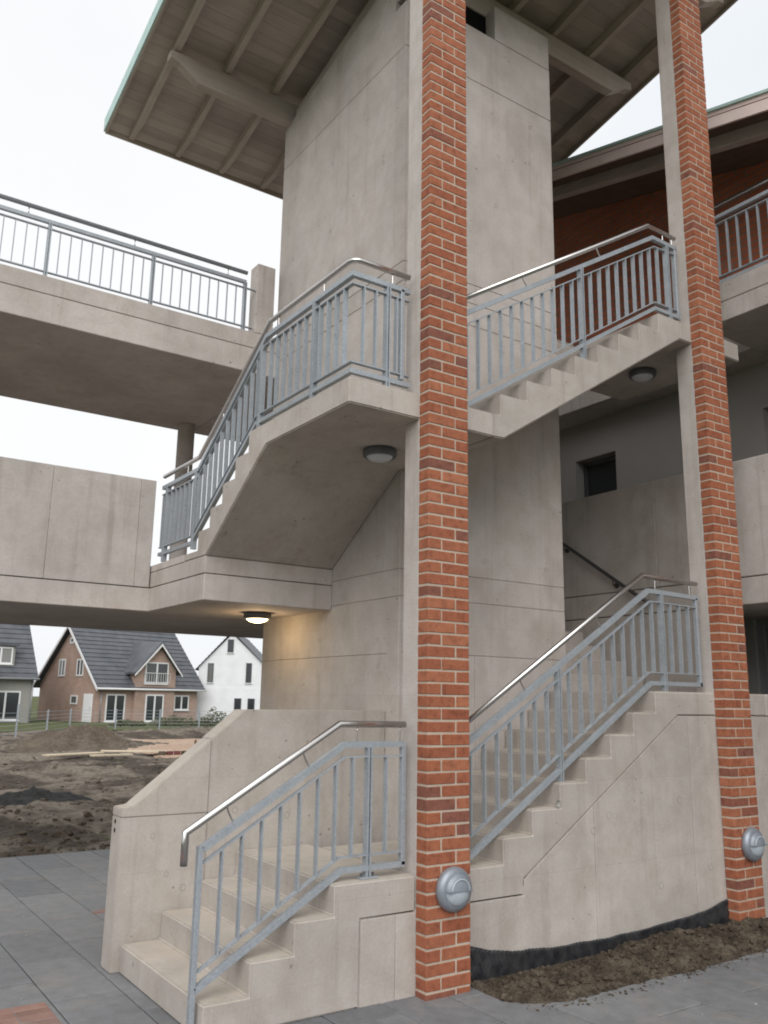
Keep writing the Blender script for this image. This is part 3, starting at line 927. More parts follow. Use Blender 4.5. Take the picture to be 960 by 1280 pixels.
# 1 entry railing
t = thing('stair_railing', 'galvanised railing with steel handrail beside the bottom entry steps', 'railing', (-0.8, YR, 0), group='stair railings')
P3 = lambda pts, y=YR: [(x, y, z) for x, z in pts]
hand = P3([(-1.575, 0.90), (-1.575, 1.078), (-0.565, 1.678), (-0.045, 1.675)])
rails(t, hand, P3([(-1.47, 0.985), (-0.53, 1.549), (-0.045, 1.546)]), P3([(-1.46, 0.908), (-0.525, 1.472), (-0.045, 1.469)]),
      P3([(-1.46, 0.335), (-0.55, 0.862), (-0.045, 0.862)]), P3([(-1.47, 0.240), (-0.53, 0.784), (-0.045, 0.784)]))
thinp, lowp = P3([(-1.46, 0.908), (-0.525, 1.472), (-0.045, 1.469)]), P3([(-1.46, 0.335), (-0.55, 0.862), (-0.045, 0.862)])
for x in (-1.345, -1.221, -1.095, -0.970, -0.842, -0.714, -0.586, -0.459, -0.197):
    bar('baluster', x, YR, interp(lowp, x, 0), interp(thinp, x, 0), t, 0)
box('post', -1.497, -1.467, YR - 0.02, YR + 0.02, 0.0, 1.0, GV, t, 0.002)
for dx in (-0.011, 0.011):
    box('post', -0.335 + dx - 0.006, -0.335 + dx + 0.006, YR - 0.025, YR + 0.025, Z1 + 0.012, 1.53, GV, t)
box('post', -0.075, -0.045, YR - 0.02, YR + 0.02, 0.78, 1.53, GV, t, 0.002)
pl = box('base_plate', -0.40, -0.27, YR - 0.04, YR + 0.04, Z1 + 0.001, Z1 + 0.013, GV, t, 0.002)
for dx in (-0.045, 0.045):
    lathe('bolt', [(0, 0.022), (0.010, 0.022), (0.010, 0.0)], (-0.335 + dx, YR - 0.005, Z1 + 0.012), (0, 0, 1), M['lamp_dark'], pl, 6, smooth=False)
bracket(-1.28, YR, 1.115, 1.235, t, dx=-0.05); bracket(-0.78, YR, 1.415, 1.53, t, dx=-0.05)
bracket(-0.43, YR, 1.565, 1.655, t); bracket(-0.085, YR, 1.565, 1.655, t)

# 2 railing of the lower right flight
t = thing('stair_railing', 'galvanised railing with steel handrail on the lower flight between the two piers', 'railing', (1.9, YR, 0.72), group='stair railings')
hand = P3([(0.392, 1.622), (2.495, 2.935), (3.245, 2.925)])
thinp, lowp = P3([(0.40, 1.388), (2.575, 2.716), (3.25, 2.706)]), P3([(0.40, 0.838), (2.52, 2.104), (3.25, 2.104)])
rails(t, hand, P3([(0.40, 1.486), (2.555, 2.806), (3.25, 2.794)]), thinp, lowp, P3([(0.40, 0.708), (2.535, 2.013), (3.25, 2.013)]))
for x in [0.53, 0.66, 0.787, 0.915, 1.043, 1.172, 1.30] + [1.55, 1.675, 1.80, 1.955, 2.08, 2.205, 2.335, 2.463] + [2.59, 2.843, 2.968, 3.094]:
    bar('baluster', x, YR, interp(lowp, x, 0), interp(thinp, x, 0), t, 0)
for x, zb in ((1.427, Z1 + r2 * 3), (2.72, Z2), (0.42, Z1)):
    zt = interp(P3([(0.40, 1.486), (2.555, 2.806), (3.25, 2.794)]), x, 0)
    for dx in (-0.011, 0.011):
        box('post', x + dx - 0.006, x + dx + 0.006, YR - 0.025, YR + 0.025, zb, zt, GV, t)
box('post', 3.20, 3.23, YR - 0.02, YR + 0.02, 1.99, 2.79, GV, t, 0.002)
bracket(1.08, YR, 1.92, 2.03, t, dx=-0.06); bracket(1.95, YR, 2.45, 2.56, t, dx=-0.06); bracket(2.66, YR, 2.82, 2.91, t); bracket(3.14, YR, 2.81, 2.905, t)

# 3 railing round the corner landing and down the rear flight
XR = -0.548
t = thing('stair_railing', 'galvanised railing round the corner landing and down the rear flight at left', 'railing', (XR, 1.5, 3.2), group='stair railings')
def corner(zf, ystart, yend, zdrop, kx, tail=3.76):
    return [(-0.045, YR, zf), (XR, YR, zf), (XR, ystart, zf), (XR, yend, zf - zdrop), (XR, tail, zf - zdrop)]
DR = Z3 - 3.15
zf = Z3
ht, tt, th, lo_, bo = zf + 0.95, zf + 0.825, zf + 0.75, zf + 0.145, zf + 0.075
def roundc(z):
    c = []
    for i in range(6):
        a = i / 5 * math.pi / 2
        c.append((XR + 0.07 - 0.07 * math.sin(a), YR + 0.07 - 0.07 * math.cos(a), z))
    return c
hp = [(-0.045, YR, ht)] + roundc(ht) + [(XR, 1.41, ht), (XR, 2.82, ht - DR), (XR, 3.76, ht - DR)]
rails(t, hp, corner(tt, 1.45, 2.80, DR, 0), corner(th, 1.46, 2.80, DR, 0), corner(lo_, 1.57, 2.87, DR - 0.04, 0), corner(bo, 1.58, 2.88, DR - 0.04, 0))
thc, loc_ = corner(th, 1.46, 2.80, DR, 0)[1:], corner(lo_, 1.57, 2.87, DR - 0.04, 0)[1:]
for x in (-0.455, -0.350, -0.165):
    bar('baluster', x, YR, lo_, th, t, 0)
y = 0.18
ys_post = (0.62, 1.52, 2.84, 3.62)
while y < 3.75:
    if all(abs(y - q) > 0.05 for q in ys_post):
        bar('baluster', XR, y, interp(loc_, y, 1), interp(thc, y, 1), t, 1)
    y += 0.118
for yv in ys_post:
    zt = interp(corner(tt, 1.45, 2.80, DR, 0)[1:], yv, 1)
    zb = interp(corner(bo, 1.58, 2.88, DR - 0.04, 0)[1:], yv, 1) - 0.09
    for dy in (-0.011, 0.011):
        box('post', XR - 0.025, XR + 0.025, yv + dy - 0.006, yv + dy + 0.006, zb, zt, GV, t)
for dx in (-0.011, 0.011):
    box('post', -0.245 + dx - 0.006, -0.245 + dx + 0.006, YR - 0.025, YR + 0.025, Z3 + 0.005, tt, GV, t)
box('post', -0.13, -0.10, YR - 0.02, YR + 0.02, lo_ - 0.04, tt, GV, t, 0.002)
for yv in (0.5, 1.25):
    bracket(XR, yv, tt + 0.02, ht - 0.02, t)
bracket(XR, 2.3, interp(corner(tt, 1.45, 2.80, DR, 0)[1:], 2.3, 1) + 0.02, interp(hp[7:], 2.3, 1) - 0.02, t)
bracket(XR, 3.1, tt - DR + 0.02, ht - DR - 0.02, t); bracket(-0.2, YR, tt + 0.02, ht - 0.02, t)
# 4 railing of the upper right flight
t = thing('stair_railing', 'galvanised railing with steel handrail on the upper flight between the two piers', 'railing', (1.9, YR, 4.0), group='stair railings')
hand = P3([(0.392, 4.913), (2.825, 6.427), (3.24, 6.425)])
tp4 = P3([(0.40, 4.785), (2.875, 6.314), (3.25, 6.310)])
thinp, lowp = P3([(0.40, 4.692), (2.89, 6.222), (3.25, 6.24)]), P3([(0.40, 4.090), (2.86, 5.625), (3.25, 5.63)])
rails(t, hand, tp4, thinp, lowp, P3([(0.40, 4.015), (2.86, 5.562), (3.25, 5.562)]))
for x in [0.515 + 0.1215 * i for i in range(0, 22)]:
    if abs(x - 1.848) < 0.06: continue
    bar('baluster', x, YR, interp(lowp, x, 0), interp(thinp, x, 0), t, 0)
for x, zb in ((1.848, Z3 + rd * 4), (3.09, 5.475)):
    for dx in (-0.011, 0.011):
        box('post', x + dx - 0.006, x + dx + 0.006, YR - 0.025, YR + 0.025, zb, interp(tp4, x, 0), GV, t)
box('post', 3.20, 3.23, YR - 0.02, YR + 0.02, 5.54, 6.3, GV, t, 0.002)
bracket(1.18, YR, 5.29, 5.39, t, dx=-0.05); bracket(2.12, YR, 5.87, 5.97, t, dx=-0.05); bracket(3.05, YR, 6.33, 6.405, t); bracket(3.19, YR, 6.33, 6.405, t)

# 5 railing of the upper walkway
YW = YBR + 0.05
t = thing('walkway_railing', 'long galvanised railing along the upper walkway against the sky', 'railing', (-4, YW, 6.0))
W5 = lambda z, x1=0.36: [(-15, YW, z), (x1, YW, z)]
rails(t, W5(6.74, 0.30), W5(6.62, 0.29), W5(6.545, 0.415), W5(6.06, 0.40), W5(5.985, 0.27), r=0.024, hm=GV)
x = 0.28; i = 0
while x > -5.2:
    if i % 10 == 0:
        for dx in (-0.011, 0.011):
            box('post', x + dx - 0.006, x + dx + 0.006, YW - 0.025, YW + 0.025, 5.97, 6.61, GV, t)
    else:
        bar('baluster', x, YW, 6.06, 6.545, t, 0, 0.026, 0.008)
    if i % 10 == 2:
        tube_free('bracket', [(x, YW, 6.635), (x, YW, 6.72)], 0.006, SS, t)
    x -= 0.1105; i += 1

# ------------------------------------------------------------------ CANOPY ROOF
SL = 0.20
def zs(y): return 9.285 - SL * (y - 3.77)
XL, XRr, YK, YFr = -1.075, 4.63, 5.33, -0.75
rf = thing('canopy_roof', 'timber canopy roof with exposed rafters over the stair tower', 'roof', (1.75, 2.0, 8.8))
bw = 0.145
y = YK
while y > YFr:
    y2 = y - bw
    vs = []
    for (yy_, dz) in ((y - 0.0012, 0), (y2 + 0.0012, 0)):
        for xx in (XL, XRr):
            vs += [(xx, yy_, zs(yy_)), (xx, yy_, zs(yy_) + 0.024)]
    # order: 0 y x0 lo,1 y x0 hi,2 y x1 lo,3 y x1 hi,4..7 y2
    mesh_obj('soffit_board', vs, [(0, 2, 6, 4), (1, 5, 7, 3), (0, 1, 3, 2), (4, 6, 7, 5), (0, 4, 5, 1), (2, 3, 7, 6)], M['soffit_board'], rf)
    y = y2
def sloped(name, x0, x1, dz0, dz1, y0, y1, mat, bevel=0.0, parent=None):
    vs = []
    for yy_ in (y0, y1):
        for dz in (dz0, dz1):
            vs += [(x0, yy_, zs(yy_) + dz), (x1, yy_, zs(yy_) + dz)]
    return mesh_obj(name, vs, [(0, 1, 3, 2), (4, 6, 7, 5), (0, 4, 5, 1), (2, 3, 7, 6), (0, 2, 6, 4), (1, 5, 7, 3)], mat, parent or rf, bevel)
xr = -0.78
while xr < 4.5:
    y1_, y2_ = YK - 0.42, YK - 0.03
    prism('rafter', [(YFr, zs(YFr) - 0.001), (YFr, zs(YFr) - 0.13), (y1_, zs(y1_) - 0.13), (y2_, zs(y2_) - 0.055), (y2_, zs(y2_) - 0.001)], xr - 0.035, xr + 0.035, 'x', M['timber_y'], rf, 0.003)
    xr += 0.63
sloped('roof_deck', XL, XRr, 0.026, 0.12, YFr, YK, M['tile'])
for x0, x1 in ((XL - 0.03, XL - 0.002), (XRr + 0.002, XRr + 0.03)):
    sloped('verge_board', x0, x1, -0.05, 0.125, YFr, YK, M['timber_y'])
sloped('verge_flashing', XL - 0.05, XL + 0.06, 0.127, 0.150, YFr - 0.02, YK + 0.03, M['teal'])
sloped('verge_flashing', XL - 0.05, XL - 0.032, -0.03, 0.126, YFr - 0.02, YK + 0.03, M['teal'])
sloped('verge_flashing', XRr - 0.06, XRr + 0.05, 0.127, 0.150, YFr - 0.02, YK + 0.03, M['teal'])
box('eave_board', XL - 0.03, XRr + 0.03, YK + 0.002, YK + 0.026, zs(YK) - 0.06, zs(YK) + 0.12, M['timber_x'], rf)
def xbeam(yc, w=0.12, h=0.29):
    zt = zs(yc + w / 2) - 0.131
    zb = zt - h
    poly = [(-0.86, zt), (-0.86, zt - 0.10), (-0.74, zt - 0.13), (-0.50, zb + 0.01), (-0.42, zb), (3.92, zb), (4.0, zb + 0.01), (4.24, zt - 0.13), (4.36, zt - 0.10), (4.36, zt)]
    prism('beam', poly, yc - w / 2, yc + w / 2, 'y', M['timber_x'], rf, 0.006)
xbeam(3.76); xbeam(1.44); xbeam(0.08)
# wall plates along the shaft sides, under the rafters
prism('wall_plate', [(YF + 0.35, 9.32), (YB - 0.2, 8.86), (YB - 0.2, 9.02), (YF + 0.35, 9.48)], XS + 0.03, XS + 0.15, 'x', M['timber_y'], rf, 0.004)

# ------------------------------------------------------------------ GALLERY BUILDING AT THE RIGHT
XG, XW = 4.12, 5.5
gb = thing('gallery_building', 'red brick and concrete building with open galleries at the right', 'building', (6.0, 0.5, 0))
box('stair_wall', XG, XG + 0.18, 0.75, 1.80, -0.1, 2.80, M['concrete_grey'], gb, 0.004)
box('stair_wall', XG, XG + 0.18, 1.806, 3.78, -0.1, 2.80, M['concrete_grey'], gb, 0.004)
box('gallery_slab', XG + 0.004, XW + 3.0, -7, 3.84, 2.81, 3.074, M['concrete_grey'], gb, 0.006)
ysp = [-7, -4.2, -1.5, 1.18, 3.84]
for a, b in zip(ysp, ysp[1:]):
    box('parapet_panel', XG, XG + 0.18, a + 0.0012, b - 0.0012, 3.082, 4.27, M['concrete_grey'], gb, 0.008)
box('gallery_floor', XG + 0.18, XW, -7, 3.84, 3.076, 3.16, M['concrete_grey'], gb)
# second gallery slab
box('gallery_slab', XG, XW + 0.35, -7, 0.42, 5.81, 6.026, M['concrete_grey'], gb, 0.006)
box('gallery_slab', XG + 0.003, XW + 0.35, -7, 0.42, 6.034, 6.25, M['concrete_grey'], gb, 0.006)
box('gallery_slab', 5.0, XW + 0.35, 0.424, 6.9, 5.81, 6.25, M['concrete_grey'], gb, 0.006)
# back walls
wy0, wy1, wz0, wz1 = 2.86, 3.60, 3.95, 5.26
dy0, dy1, dz1 = -0.9, 0.64, 5.26
box('back_wall', XW, XW + 0.3, 3.6, 7, 3.16, 5.808, M['plaster_dim'], gb)
box('back_wall', XW, XW + 0.3, dy1, wy0, 3.16, 5.808, M['plaster_dim'], gb)
box('back_wall', XW, XW + 0.3, wy0, wy1, wz1, 5.808, M['plaster_dim'], gb)
box('back_wall', XW, XW + 0.3, wy0, wy1, 3.16, wz0, M['plaster_dim'], gb)
box('back_wall', XW, XW + 0.3, dy0, dy1, dz1, 5.808, M['plaster_dim'], gb)
box('back_wall', XW, XW + 0.3, -7, dy0, 3.16, 5.808, M['plaster_dim'], gb)
def window(parent, y0, y1, z0, z1, x, mat, mull=(), fw=0.06):
    wv = multi('window', [(x, x + 0.07, y0, y0 + fw, z0, z1), (x, x + 0.07, y1 - fw, y1, z0, z1), (x, x + 0.07, y0 + fw, y1 - fw, z0, z0 + fw), (x, x + 0.07, y0 + fw, y1 - fw, z1 - fw, z1)]
               + [(x, x + 0.07, m - fw / 2, m + fw / 2, z0 + fw, z1 - fw) for m in mull], mat, parent)
    ed = [y0 + fw] + [v for m in mull for v in (m - fw / 2, m + fw / 2)] + [y1 - fw]
    for a, b in zip(ed[::2], ed[1::2]):
        box('pane', x + 0.03, x + 0.045, a, b, z0 + fw, z1 - fw, M['glass'], wv)
    return wv
window(gb, wy0, wy1, wz0, wz1, XW + 0.16, M['frame_dark'])
window(gb, dy0, dy1, 3.17, dz1, XW + 0.16, M['frame_dark'], mull=(0.3, -0.3), fw=0.07)
# ground floor facade
box('ground_wall', XW, XW + 0.3, 0.97, 7, -0.1, 2.81, M['plaster_dim'], gb)
box('ground_wall', XW, XW + 0.3, -7, -1.4, -0.1, 2.81, M['plaster_dim'], gb)
window(gb, -1.4, 0.965, 0.3, 2.80, XW + 0.05, M['frame_alu'], mull=(0.12, -0.7), fw=0.085)
# brick upper storey and its roof
MV = -0.268
def zv(y): return 9.02 + (-MV) * (y - 2.745) * 1.0
def vsl(name, x0, x1, d0, d1, mat, y0=-7.0, y1=6.5, bevel=0.0):
    vs = []
    for yy_ in (y0, y1):
        for dz in (d0, d1):
            vs += [(x0, yy_, zv(yy_) + dz), (x1, yy_, zv(yy_) + dz)]
    return mesh_obj(name, vs, [(0, 1, 3, 2), (4, 6, 7, 5), (0, 4, 5, 1), (2, 3, 7, 6), (0, 2, 6, 4), (1, 5, 7, 3)], mat, gb, bevel)
XV = 4.26
prism('brick_wall', [(-7, 6.252), (6.9, 6.252), (6.9, zv(6.9) - 0.02), (-7, zv(-7) - 0.02)], XW, XW + 0.3, 'x', M['wall_brick_red'], gb)
box('added_rear_wall', 3.0, XW + 0.3, 6.905, 7.15, -0.1, 9.6, M['plaster_dim'], gb)  # unseen wall, added to keep sky light out of the stair recess
vsl('verge_board', XV, XV + 0.03, -0.12, 0.015, M['fascia'])
vsl('verge_strip', XV + 0.006, XV + 0.03, 0.016, 0.030, M['redstrip'])
vsl('verge_board', XV + 0.004, XV + 0.03, 0.031, 0.085, M['fascia'])
vsl('verge_flashing', XV - 0.02, XV + 0.12, 0.086, 0.12, M['teal'])
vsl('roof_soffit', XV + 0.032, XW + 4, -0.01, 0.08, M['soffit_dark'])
vsl('verge_beam', 4.62, 4.74, -0.17, -0.012, M['timber_grey'], bevel=0.004)

# railing of the upper gallery
XGR = XG + 0.055
t = thing('gallery_railing', 'galvanised railing on the upper gallery right of the farther pier', 'railing', (XGR, -1.5, 6.25))
ZG = 6.25
G5 = lambda z: [(XGR, 0.36, z), (XGR, -3.5, z)]
rails(t, G5(ZG + 0.93), G5(ZG + 0.80), G5(ZG + 0.72), G5(ZG + 0.10), G5(ZG + 0.035))
for i in range(30):
    yv = 0.33 - i * 0.122
    if i % 9 == 0:
        for dy in (-0.011, 0.011):
            box('post', XGR - 0.025, XGR + 0.025, yv + dy - 0.006, yv + dy + 0.006, ZG - 0.01, ZG + 0.79, GV, t)
    else:
        bar('baluster', XGR, yv, ZG + 0.10, ZG + 0.72, t, 1)
# handrail on the stair wall
t = thing('wall_handrail', 'dark steel handrail fixed to the shaded wall of the side flight', 'handrail', (XG - 0.07, 2.1, 3.0))
hp = [(XG - 0.07, 1.25, 2.90), (XG - 0.07, 1.50, 3.06), (XG - 0.07, 3.2, 4.20)]
tube('rail', hp, 0.0215, M['steel_dark'], t, 14)
for yv in (1.75, 2.5, 3.1):
    zv_ = interp(hp, yv, 1)
    tube_free('bracket', [(XG - 0.07, yv, zv_ - 0.02), (XG - 0.07, yv, zv_ - 0.07), (XG - 0.002, yv, zv_ - 0.07)], 0.007, M['steel_dark'], t)
    lathe('rose', [(0, 0.008), (0.035, 0.008), (0.035, 0)], (XG, yv, zv_ - 0.07), (-1, 0, 0), M['steel_dark'], t, 16)

# ------------------------------------------------------------------ SOIL STRIP AND MEMBRANE AT THE WALL FOOT
MT = [(0.37, 0.25), (0.47, 0.236), (0.62, 0.19), (0.82, 0.158), (1.29, 0.125), (1.8, 0.12), (2.15, 0.125), (2.64, 0.145), (2.96, 0.17), (3.29, 0.235)]
def mtop(x):
    for (a, za), (b, zb) in zip(MT, MT[1:]):
        if a <= x <= b:
            return za + (zb - za) * (x - a) / (b - a)
    return MT[-1][1]
vs, fs = [], []
NX, NZ = 700, 14
for i in range(NX + 1):
    x = 0.37 + (3.285 - 0.37) * i / NX
    for j in range(NZ + 1):
        z = -0.15 + (mtop(x) + 0.010 * fbm(x, 0.3, 4, 3, 2.0) + 0.15) * j / NZ
        bul = 0.016 * (0.5 + fbm(x, z, 1.6, 3, 7.7))
        rid = 0.010 * max(0.0, math.sin((x + 0.45 * z) * 2 * math.pi / 0.034)) ** 1.5
        vs.append((x, -0.010 - bul * (0.4 + j / NZ) * 0.7 - rid, z))
for i in range(NX):
    for j in range(NZ):
        a = i * (NZ + 1) + j
        fs.append((a, a + NZ + 1, a + NZ + 2, a + 1))
mb = mesh_obj('dimple_membrane', vs, fs, M['membrane'], None, smooth=True)
sm = mb.modifiers.new('solid', 'SOLIDIFY'); sm.thickness = 0.003
tag(mb, 'black ribbed dimple membrane along the foot of the stair wall', 'membrane')

def strip_edge(x): return -0.62 + 0.03 * fbm(x, 0, 2.0, 3, 4.0) + (0.22 * max(0.0, (x - 2.9)) ** 1.3) + (0.30 * max(0, 0.75 - x))
def soil_h(x, y):
    e = strip_edge(x)
    w = min(1.0, max(0.0, (y - e) / 0.16))
    xe = min(1.0, max(0.0, (3.95 - x) / 0.3)) * min(1.0, max(0.0, (x - 0.34) / 0.25))
    base = 0.025 + 0.03 * min(1, max(0, (x - 1.3) / 0.8)) - 0.02 * max(0, 1 - x) - (0.045 - 0.04 * min(1, max(0, (x - 0.9) / 0.8))) * min(1, max(0, (y + 0.22) / 0.2))
    h = base + 0.045 * fbm(x, y, 2.6, 4, 3.3) + 0.035 * fbm(x, y, 8.0, 4, 1.2) + 0.018 * abs(fbm(x, y, 22.0, 3, 6.0))
    z = -0.03 + (h + 0.03) * w ** 0.6 * xe
    return max(z, 0.012 + 0.012 * abs(fbm(x, y, 18.0, 3, 2.5))) if w * xe > 0.3 else z
vs, fs = [], []
NX, NY = 300, 70
for j in range(NY + 1):
    for i in range(NX + 1):
        x = 0.37 + 3.6 * i / NX
        y = -0.74 + 0.735 * j / NY
        if x > 3.28 and x < 3.67 and y > -0.12: y = -0.12 + (y + 0.12) * 0.02
        vs.append((x, y, soil_h(x, y)))
fs = [(j * (NX + 1) + i, j * (NX + 1) + i + 1, (j + 1) * (NX + 1) + i + 1, (j + 1) * (NX + 1) + i) for j in range(NY) for i in range(NX)]
so = mesh_obj('soil_strip', vs, fs, M['soil_clod'], None, smooth=False)
tag(so, 'strip of loose brown soil between the paving and the stair wall', 'soil', None, 'stuff')
_bm = bmesh.new()
bmesh.ops.create_icosphere(_bm, subdivisions=1, radius=1.0)
_bm.verts.ensure_lookup_table()
ICO_V = [v.co.copy() for v in _bm.verts]
ICO_F = [tuple(v.index for v in f_.verts) for f_ in _bm.faces]
_bm.free()
def clods(name, n, area, hfn, smin, smax, mat, label, seed, flat=0.65):
    rnd = random.Random(seed)
    vs, fs = [], []
    for _ in range(n):
        x, y = area(rnd)
        s = smin * (smax / smin) ** (rnd.random() ** 2.2)
        mtx = Matrix.Translation((x, y, hfn(x, y) + s * 0.15)) @ Matrix.Rotation(rnd.uniform(0, 6.3), 4, 'Z') @ Matrix.Rotation(rnd.uniform(-.6, .6), 4, 'X') @ Matrix.Diagonal((s * rnd.uniform(.8, 1.5), s, s * flat, 1))
        o = len(vs)
        for v in ICO_V:
            p_ = mtx @ v
            vs.append((p_.x + rnd.uniform(-1, 1) * s * 0.26, p_.y + rnd.uniform(-1, 1) * s * 0.26, p_.z + rnd.uniform(-1, 1) * s * 0.26))
        fs += [tuple(i + o for i in f_) for f_ in ICO_F]
    me = bpy.data.meshes.new(name); me.from_pydata(vs, [], fs)
    me.materials.append(mat)
    o = bpy.data.objects.new(name, me); link(o)
    tag(o, label, 'soil', None, 'stuff')
def strip_area(r):
    while True:
        x = r.uniform(0.42, 3.95); y = r.uniform(-0.70, -0.03)
        if x > 3.26 and x < 3.70 and y > -0.15: continue
        if y > strip_edge(x) + 0.0: return x, y
clods('soil_clods', 2600, strip_area, soil_h, 0.004, 0.034, M['soil_clod'], 'loose brown soil clods on the strip by the wall', 5)
def spill_area(r):
    x = r.uniform(0.45, 3.9)
    return x, strip_edge(x) - abs(r.gauss(0, 0.05))
clods('spilt_soil', 240, spill_area, lambda x, y: 0.001, 0.003, 0.013, M['soil_clod'], 'crumbs of soil spilt over the paving edge', 6)
def field_area(r):
    while True:
        y = 6.45 + 20 * r.random() ** 2.0
        x = r.uniform(-3.2, 2.0 + (y - 6) * 0.55)
        return x, y
clods('field_clods', 2200, field_area, field_h, 0.012, 0.085, M['soil_mound'], 'clods of earth scattered over the soil field', 8)

def grit_area(r):
    while True:
        x, y = r.uniform(-2.6, 3.8), r.uniform(-1.6, 6.0)
        if (y < -0.66 or x < -1.56) or (y > 1.7 and x < 0.6): return x, y
clods('grit', 260, grit_area, lambda x, y: 0.0, 0.002, 0.009, M['plug'], 'pale grit scattered over the paving', 11, flat=0.5)
# ------------------------------------------------------------------ HOUSES BEHIND THE FIELD
def roof_slope(name, x0, x1, ya, za, yb, zb, mat, parent, rows=15, th=0.05):
    """tiled slope in stepped rows from the eave (ya,za) to the ridge (yb,zb)."""
    vs, fs = [], []
    dy, dz = (yb - ya) / rows, (zb - za) / rows
    L = math.hypot(yb - ya, zb - za)
    ny, nz = -(zb - za) / L, (yb - ya) / L
    if nz < 0: ny, nz = -ny, -nz
    for i in range(rows):
        y0, z0, y1, z1 = ya + dy * i, za + dz * i, ya + dy * (i + 1), za + dz * (i + 1)
        o = len(vs)
        a = (y0 + ny * th, z0 + nz * th); b = (y1 + ny * 0.012, z1 + nz * 0.012)
        for xx in (x0, x1):
            vs += [(xx, y0, z0), (xx, y1, z1), (xx, b[0], b[1]), (xx, a[0], a[1])]
        fs += [(o, o + 1, o + 2, o + 3), (o + 4, o + 7, o + 6, o + 5), (o, o + 3, o + 7, o + 4), (o + 3, o + 2, o + 6, o + 7), (o + 1, o + 5, o + 6, o + 2), (o, o + 4, o + 5, o + 1)]
    return mesh_obj(name, vs, fs, mat, parent, local=True)
def win_front(parent, x0, x1, z0, z1, y, mat, mull=1, door=False, depth=0.06, fw=0.10):
    """window in a wall facing -y"""
    bx_ = [(x0, x0 + fw, y - depth, y, z0, z1), (x1 - fw, x1, y - depth, y, z0, z1), (x0 + fw, x1 - fw, y - depth, y, z0, z0 + fw), (x0 + fw, x1 - fw, y - depth, y, z1 - fw, z1)]
    ms = [x0 + (x1 - x0) * (i + 1) / (mull + 1) for i in range(mull)]
    bx_ += [(m - fw * .6, m + fw * .6, y - depth, y, z0 + fw, z1 - fw) for m in ms]
    wv = multi('window', bx_, mat, parent, local=True)
    ed = [x0 + fw] + [v for m in ms for v in (m - fw * .6, m + fw * .6)] + [x1 - fw]
    for a, b in zip(ed[::2], ed[1::2]):
        box('pane', a, b, y - depth * 0.4, y - 0.004, z0 + fw, z1 - fw, M['glass'], wv, local=True)
    box('sill', x0 - 0.05, x1 + 0.05, y - depth - 0.05, y - 0.001, z0 - 0.06, z0 - 0.002, M['paint_white'], wv, local=True)
    return wv
def win_side(parent, y0, y1, z0, z1, x, mat, mull=1, depth=0.06, fw=0.10):
    """window in a wall facing -x"""
    bx_ = [(x - depth, x, y0, y0 + fw, z0, z1), (x - depth, x, y1 - fw, y1, z0, z1), (x - depth, x, y0 + fw, y1 - fw, z0, z0 + fw), (x - depth, x, y0 + fw, y1 - fw, z1 - fw, z1)]
    ms = [y0 + (y1 - y0) * (i + 1) / (mull + 1) for i in range(mull)]
    bx_ += [(x - depth, x, m - fw * .6, m + fw * .6, z0 + fw, z1 - fw) for m in ms]
    wv = multi('window', bx_, mat, parent, local=True)
    ed = [y0 + fw] + [v for m in ms for v in (m - fw * .6, m + fw * .6)] + [y1 - fw]
    for a, b in zip(ed[::2], ed[1::2]):
        box('pane', x - depth * 0.4, x - 0.004, a, b, z0 + fw, z1 - fw, M['glass'], wv, local=True)
    return wv

# brick house with cross gable
h = thing('brick_house', 'brick house with dark tiled roof and a small front gable', 'house', (14.84, 57.61, -0.02), R(13.82))
W, L, EV, RG = 8.7, 8.35, 2.68, 7.0
HB = M['house_brick']
prism('wall', [(0, -0.1), (W, -0.1), (W, EV), (W / 2, RG - 0.12), (0, EV)], 0.0, L, 'x', HB, h, local=True)
rl = roof_slope('roof', -0.45, L + 0.45, -0.45, EV - 0.33, W / 2, RG + 0.08, M['tile'], h)
roof_slope('roof', -0.45, L + 0.45, W + 0.45, EV - 0.33, W / 2, RG + 0.08, M['tile'], h)
for ya, yb in ((-0.48, W / 2), (W + 0.48, W / 2)):
    za = EV - 0.42
    prism('verge_board', [(ya, za - 0.12), (ya, za + 0.10), (yb, RG + 0.03), (yb, RG - 0.22)], -0.50, -0.452, 'x', M['paint_white'], h, local=True)
tube('gutter', [(-0.5, -0.5, EV - 0.36), (L + 0.5, -0.5, EV - 0.36)], 0.07, M['paint_white'], h, 10, local=True)
tube('downpipe', [(0.15, -0.06, 0), (0.15, -0.06, EV - 0.3)], 0.04, M['frame_alu'], h, 8, local=True)
# front wing
cx0, cx1, ap = 2.66, 6.05, 4.42
yw = -0.35
prism('front_wing', [(cx0, -0.1), (cx1, -0.1), (cx1, 3.75), (ap, 5.60), (cx0, 3.75)], yw, 3.0, 'y', HB, h, local=True)
for sx, ex in ((cx0 - 0.35, ap), (cx1 + 0.35, ap)):
    zl = 3.75 - 0.35 * (5.6 - 3.75) / (ap - cx0) + 0.02
    prism('wing_roof', [(sx, zl), (sx, zl + 0.14), (ex, 5.86), (ex, 5.70)], yw - 0.40, 3.4, 'y', M['tile'], h, local=True)
    prism('verge_board', [(sx, zl - 0.14), (sx, zl - 0.002), (ex, 5.698), (ex, 5.50)], yw - 0.42, yw - 0.37, 'y', M['paint_white'], h, local=True)
win_front(h, 3.35, 5.35, 2.75, 4.32, yw, M['paint_white'], 1)
win_front(h, 3.55, 5.10, 0.05, 1.98, yw, M['paint_white'], 1)
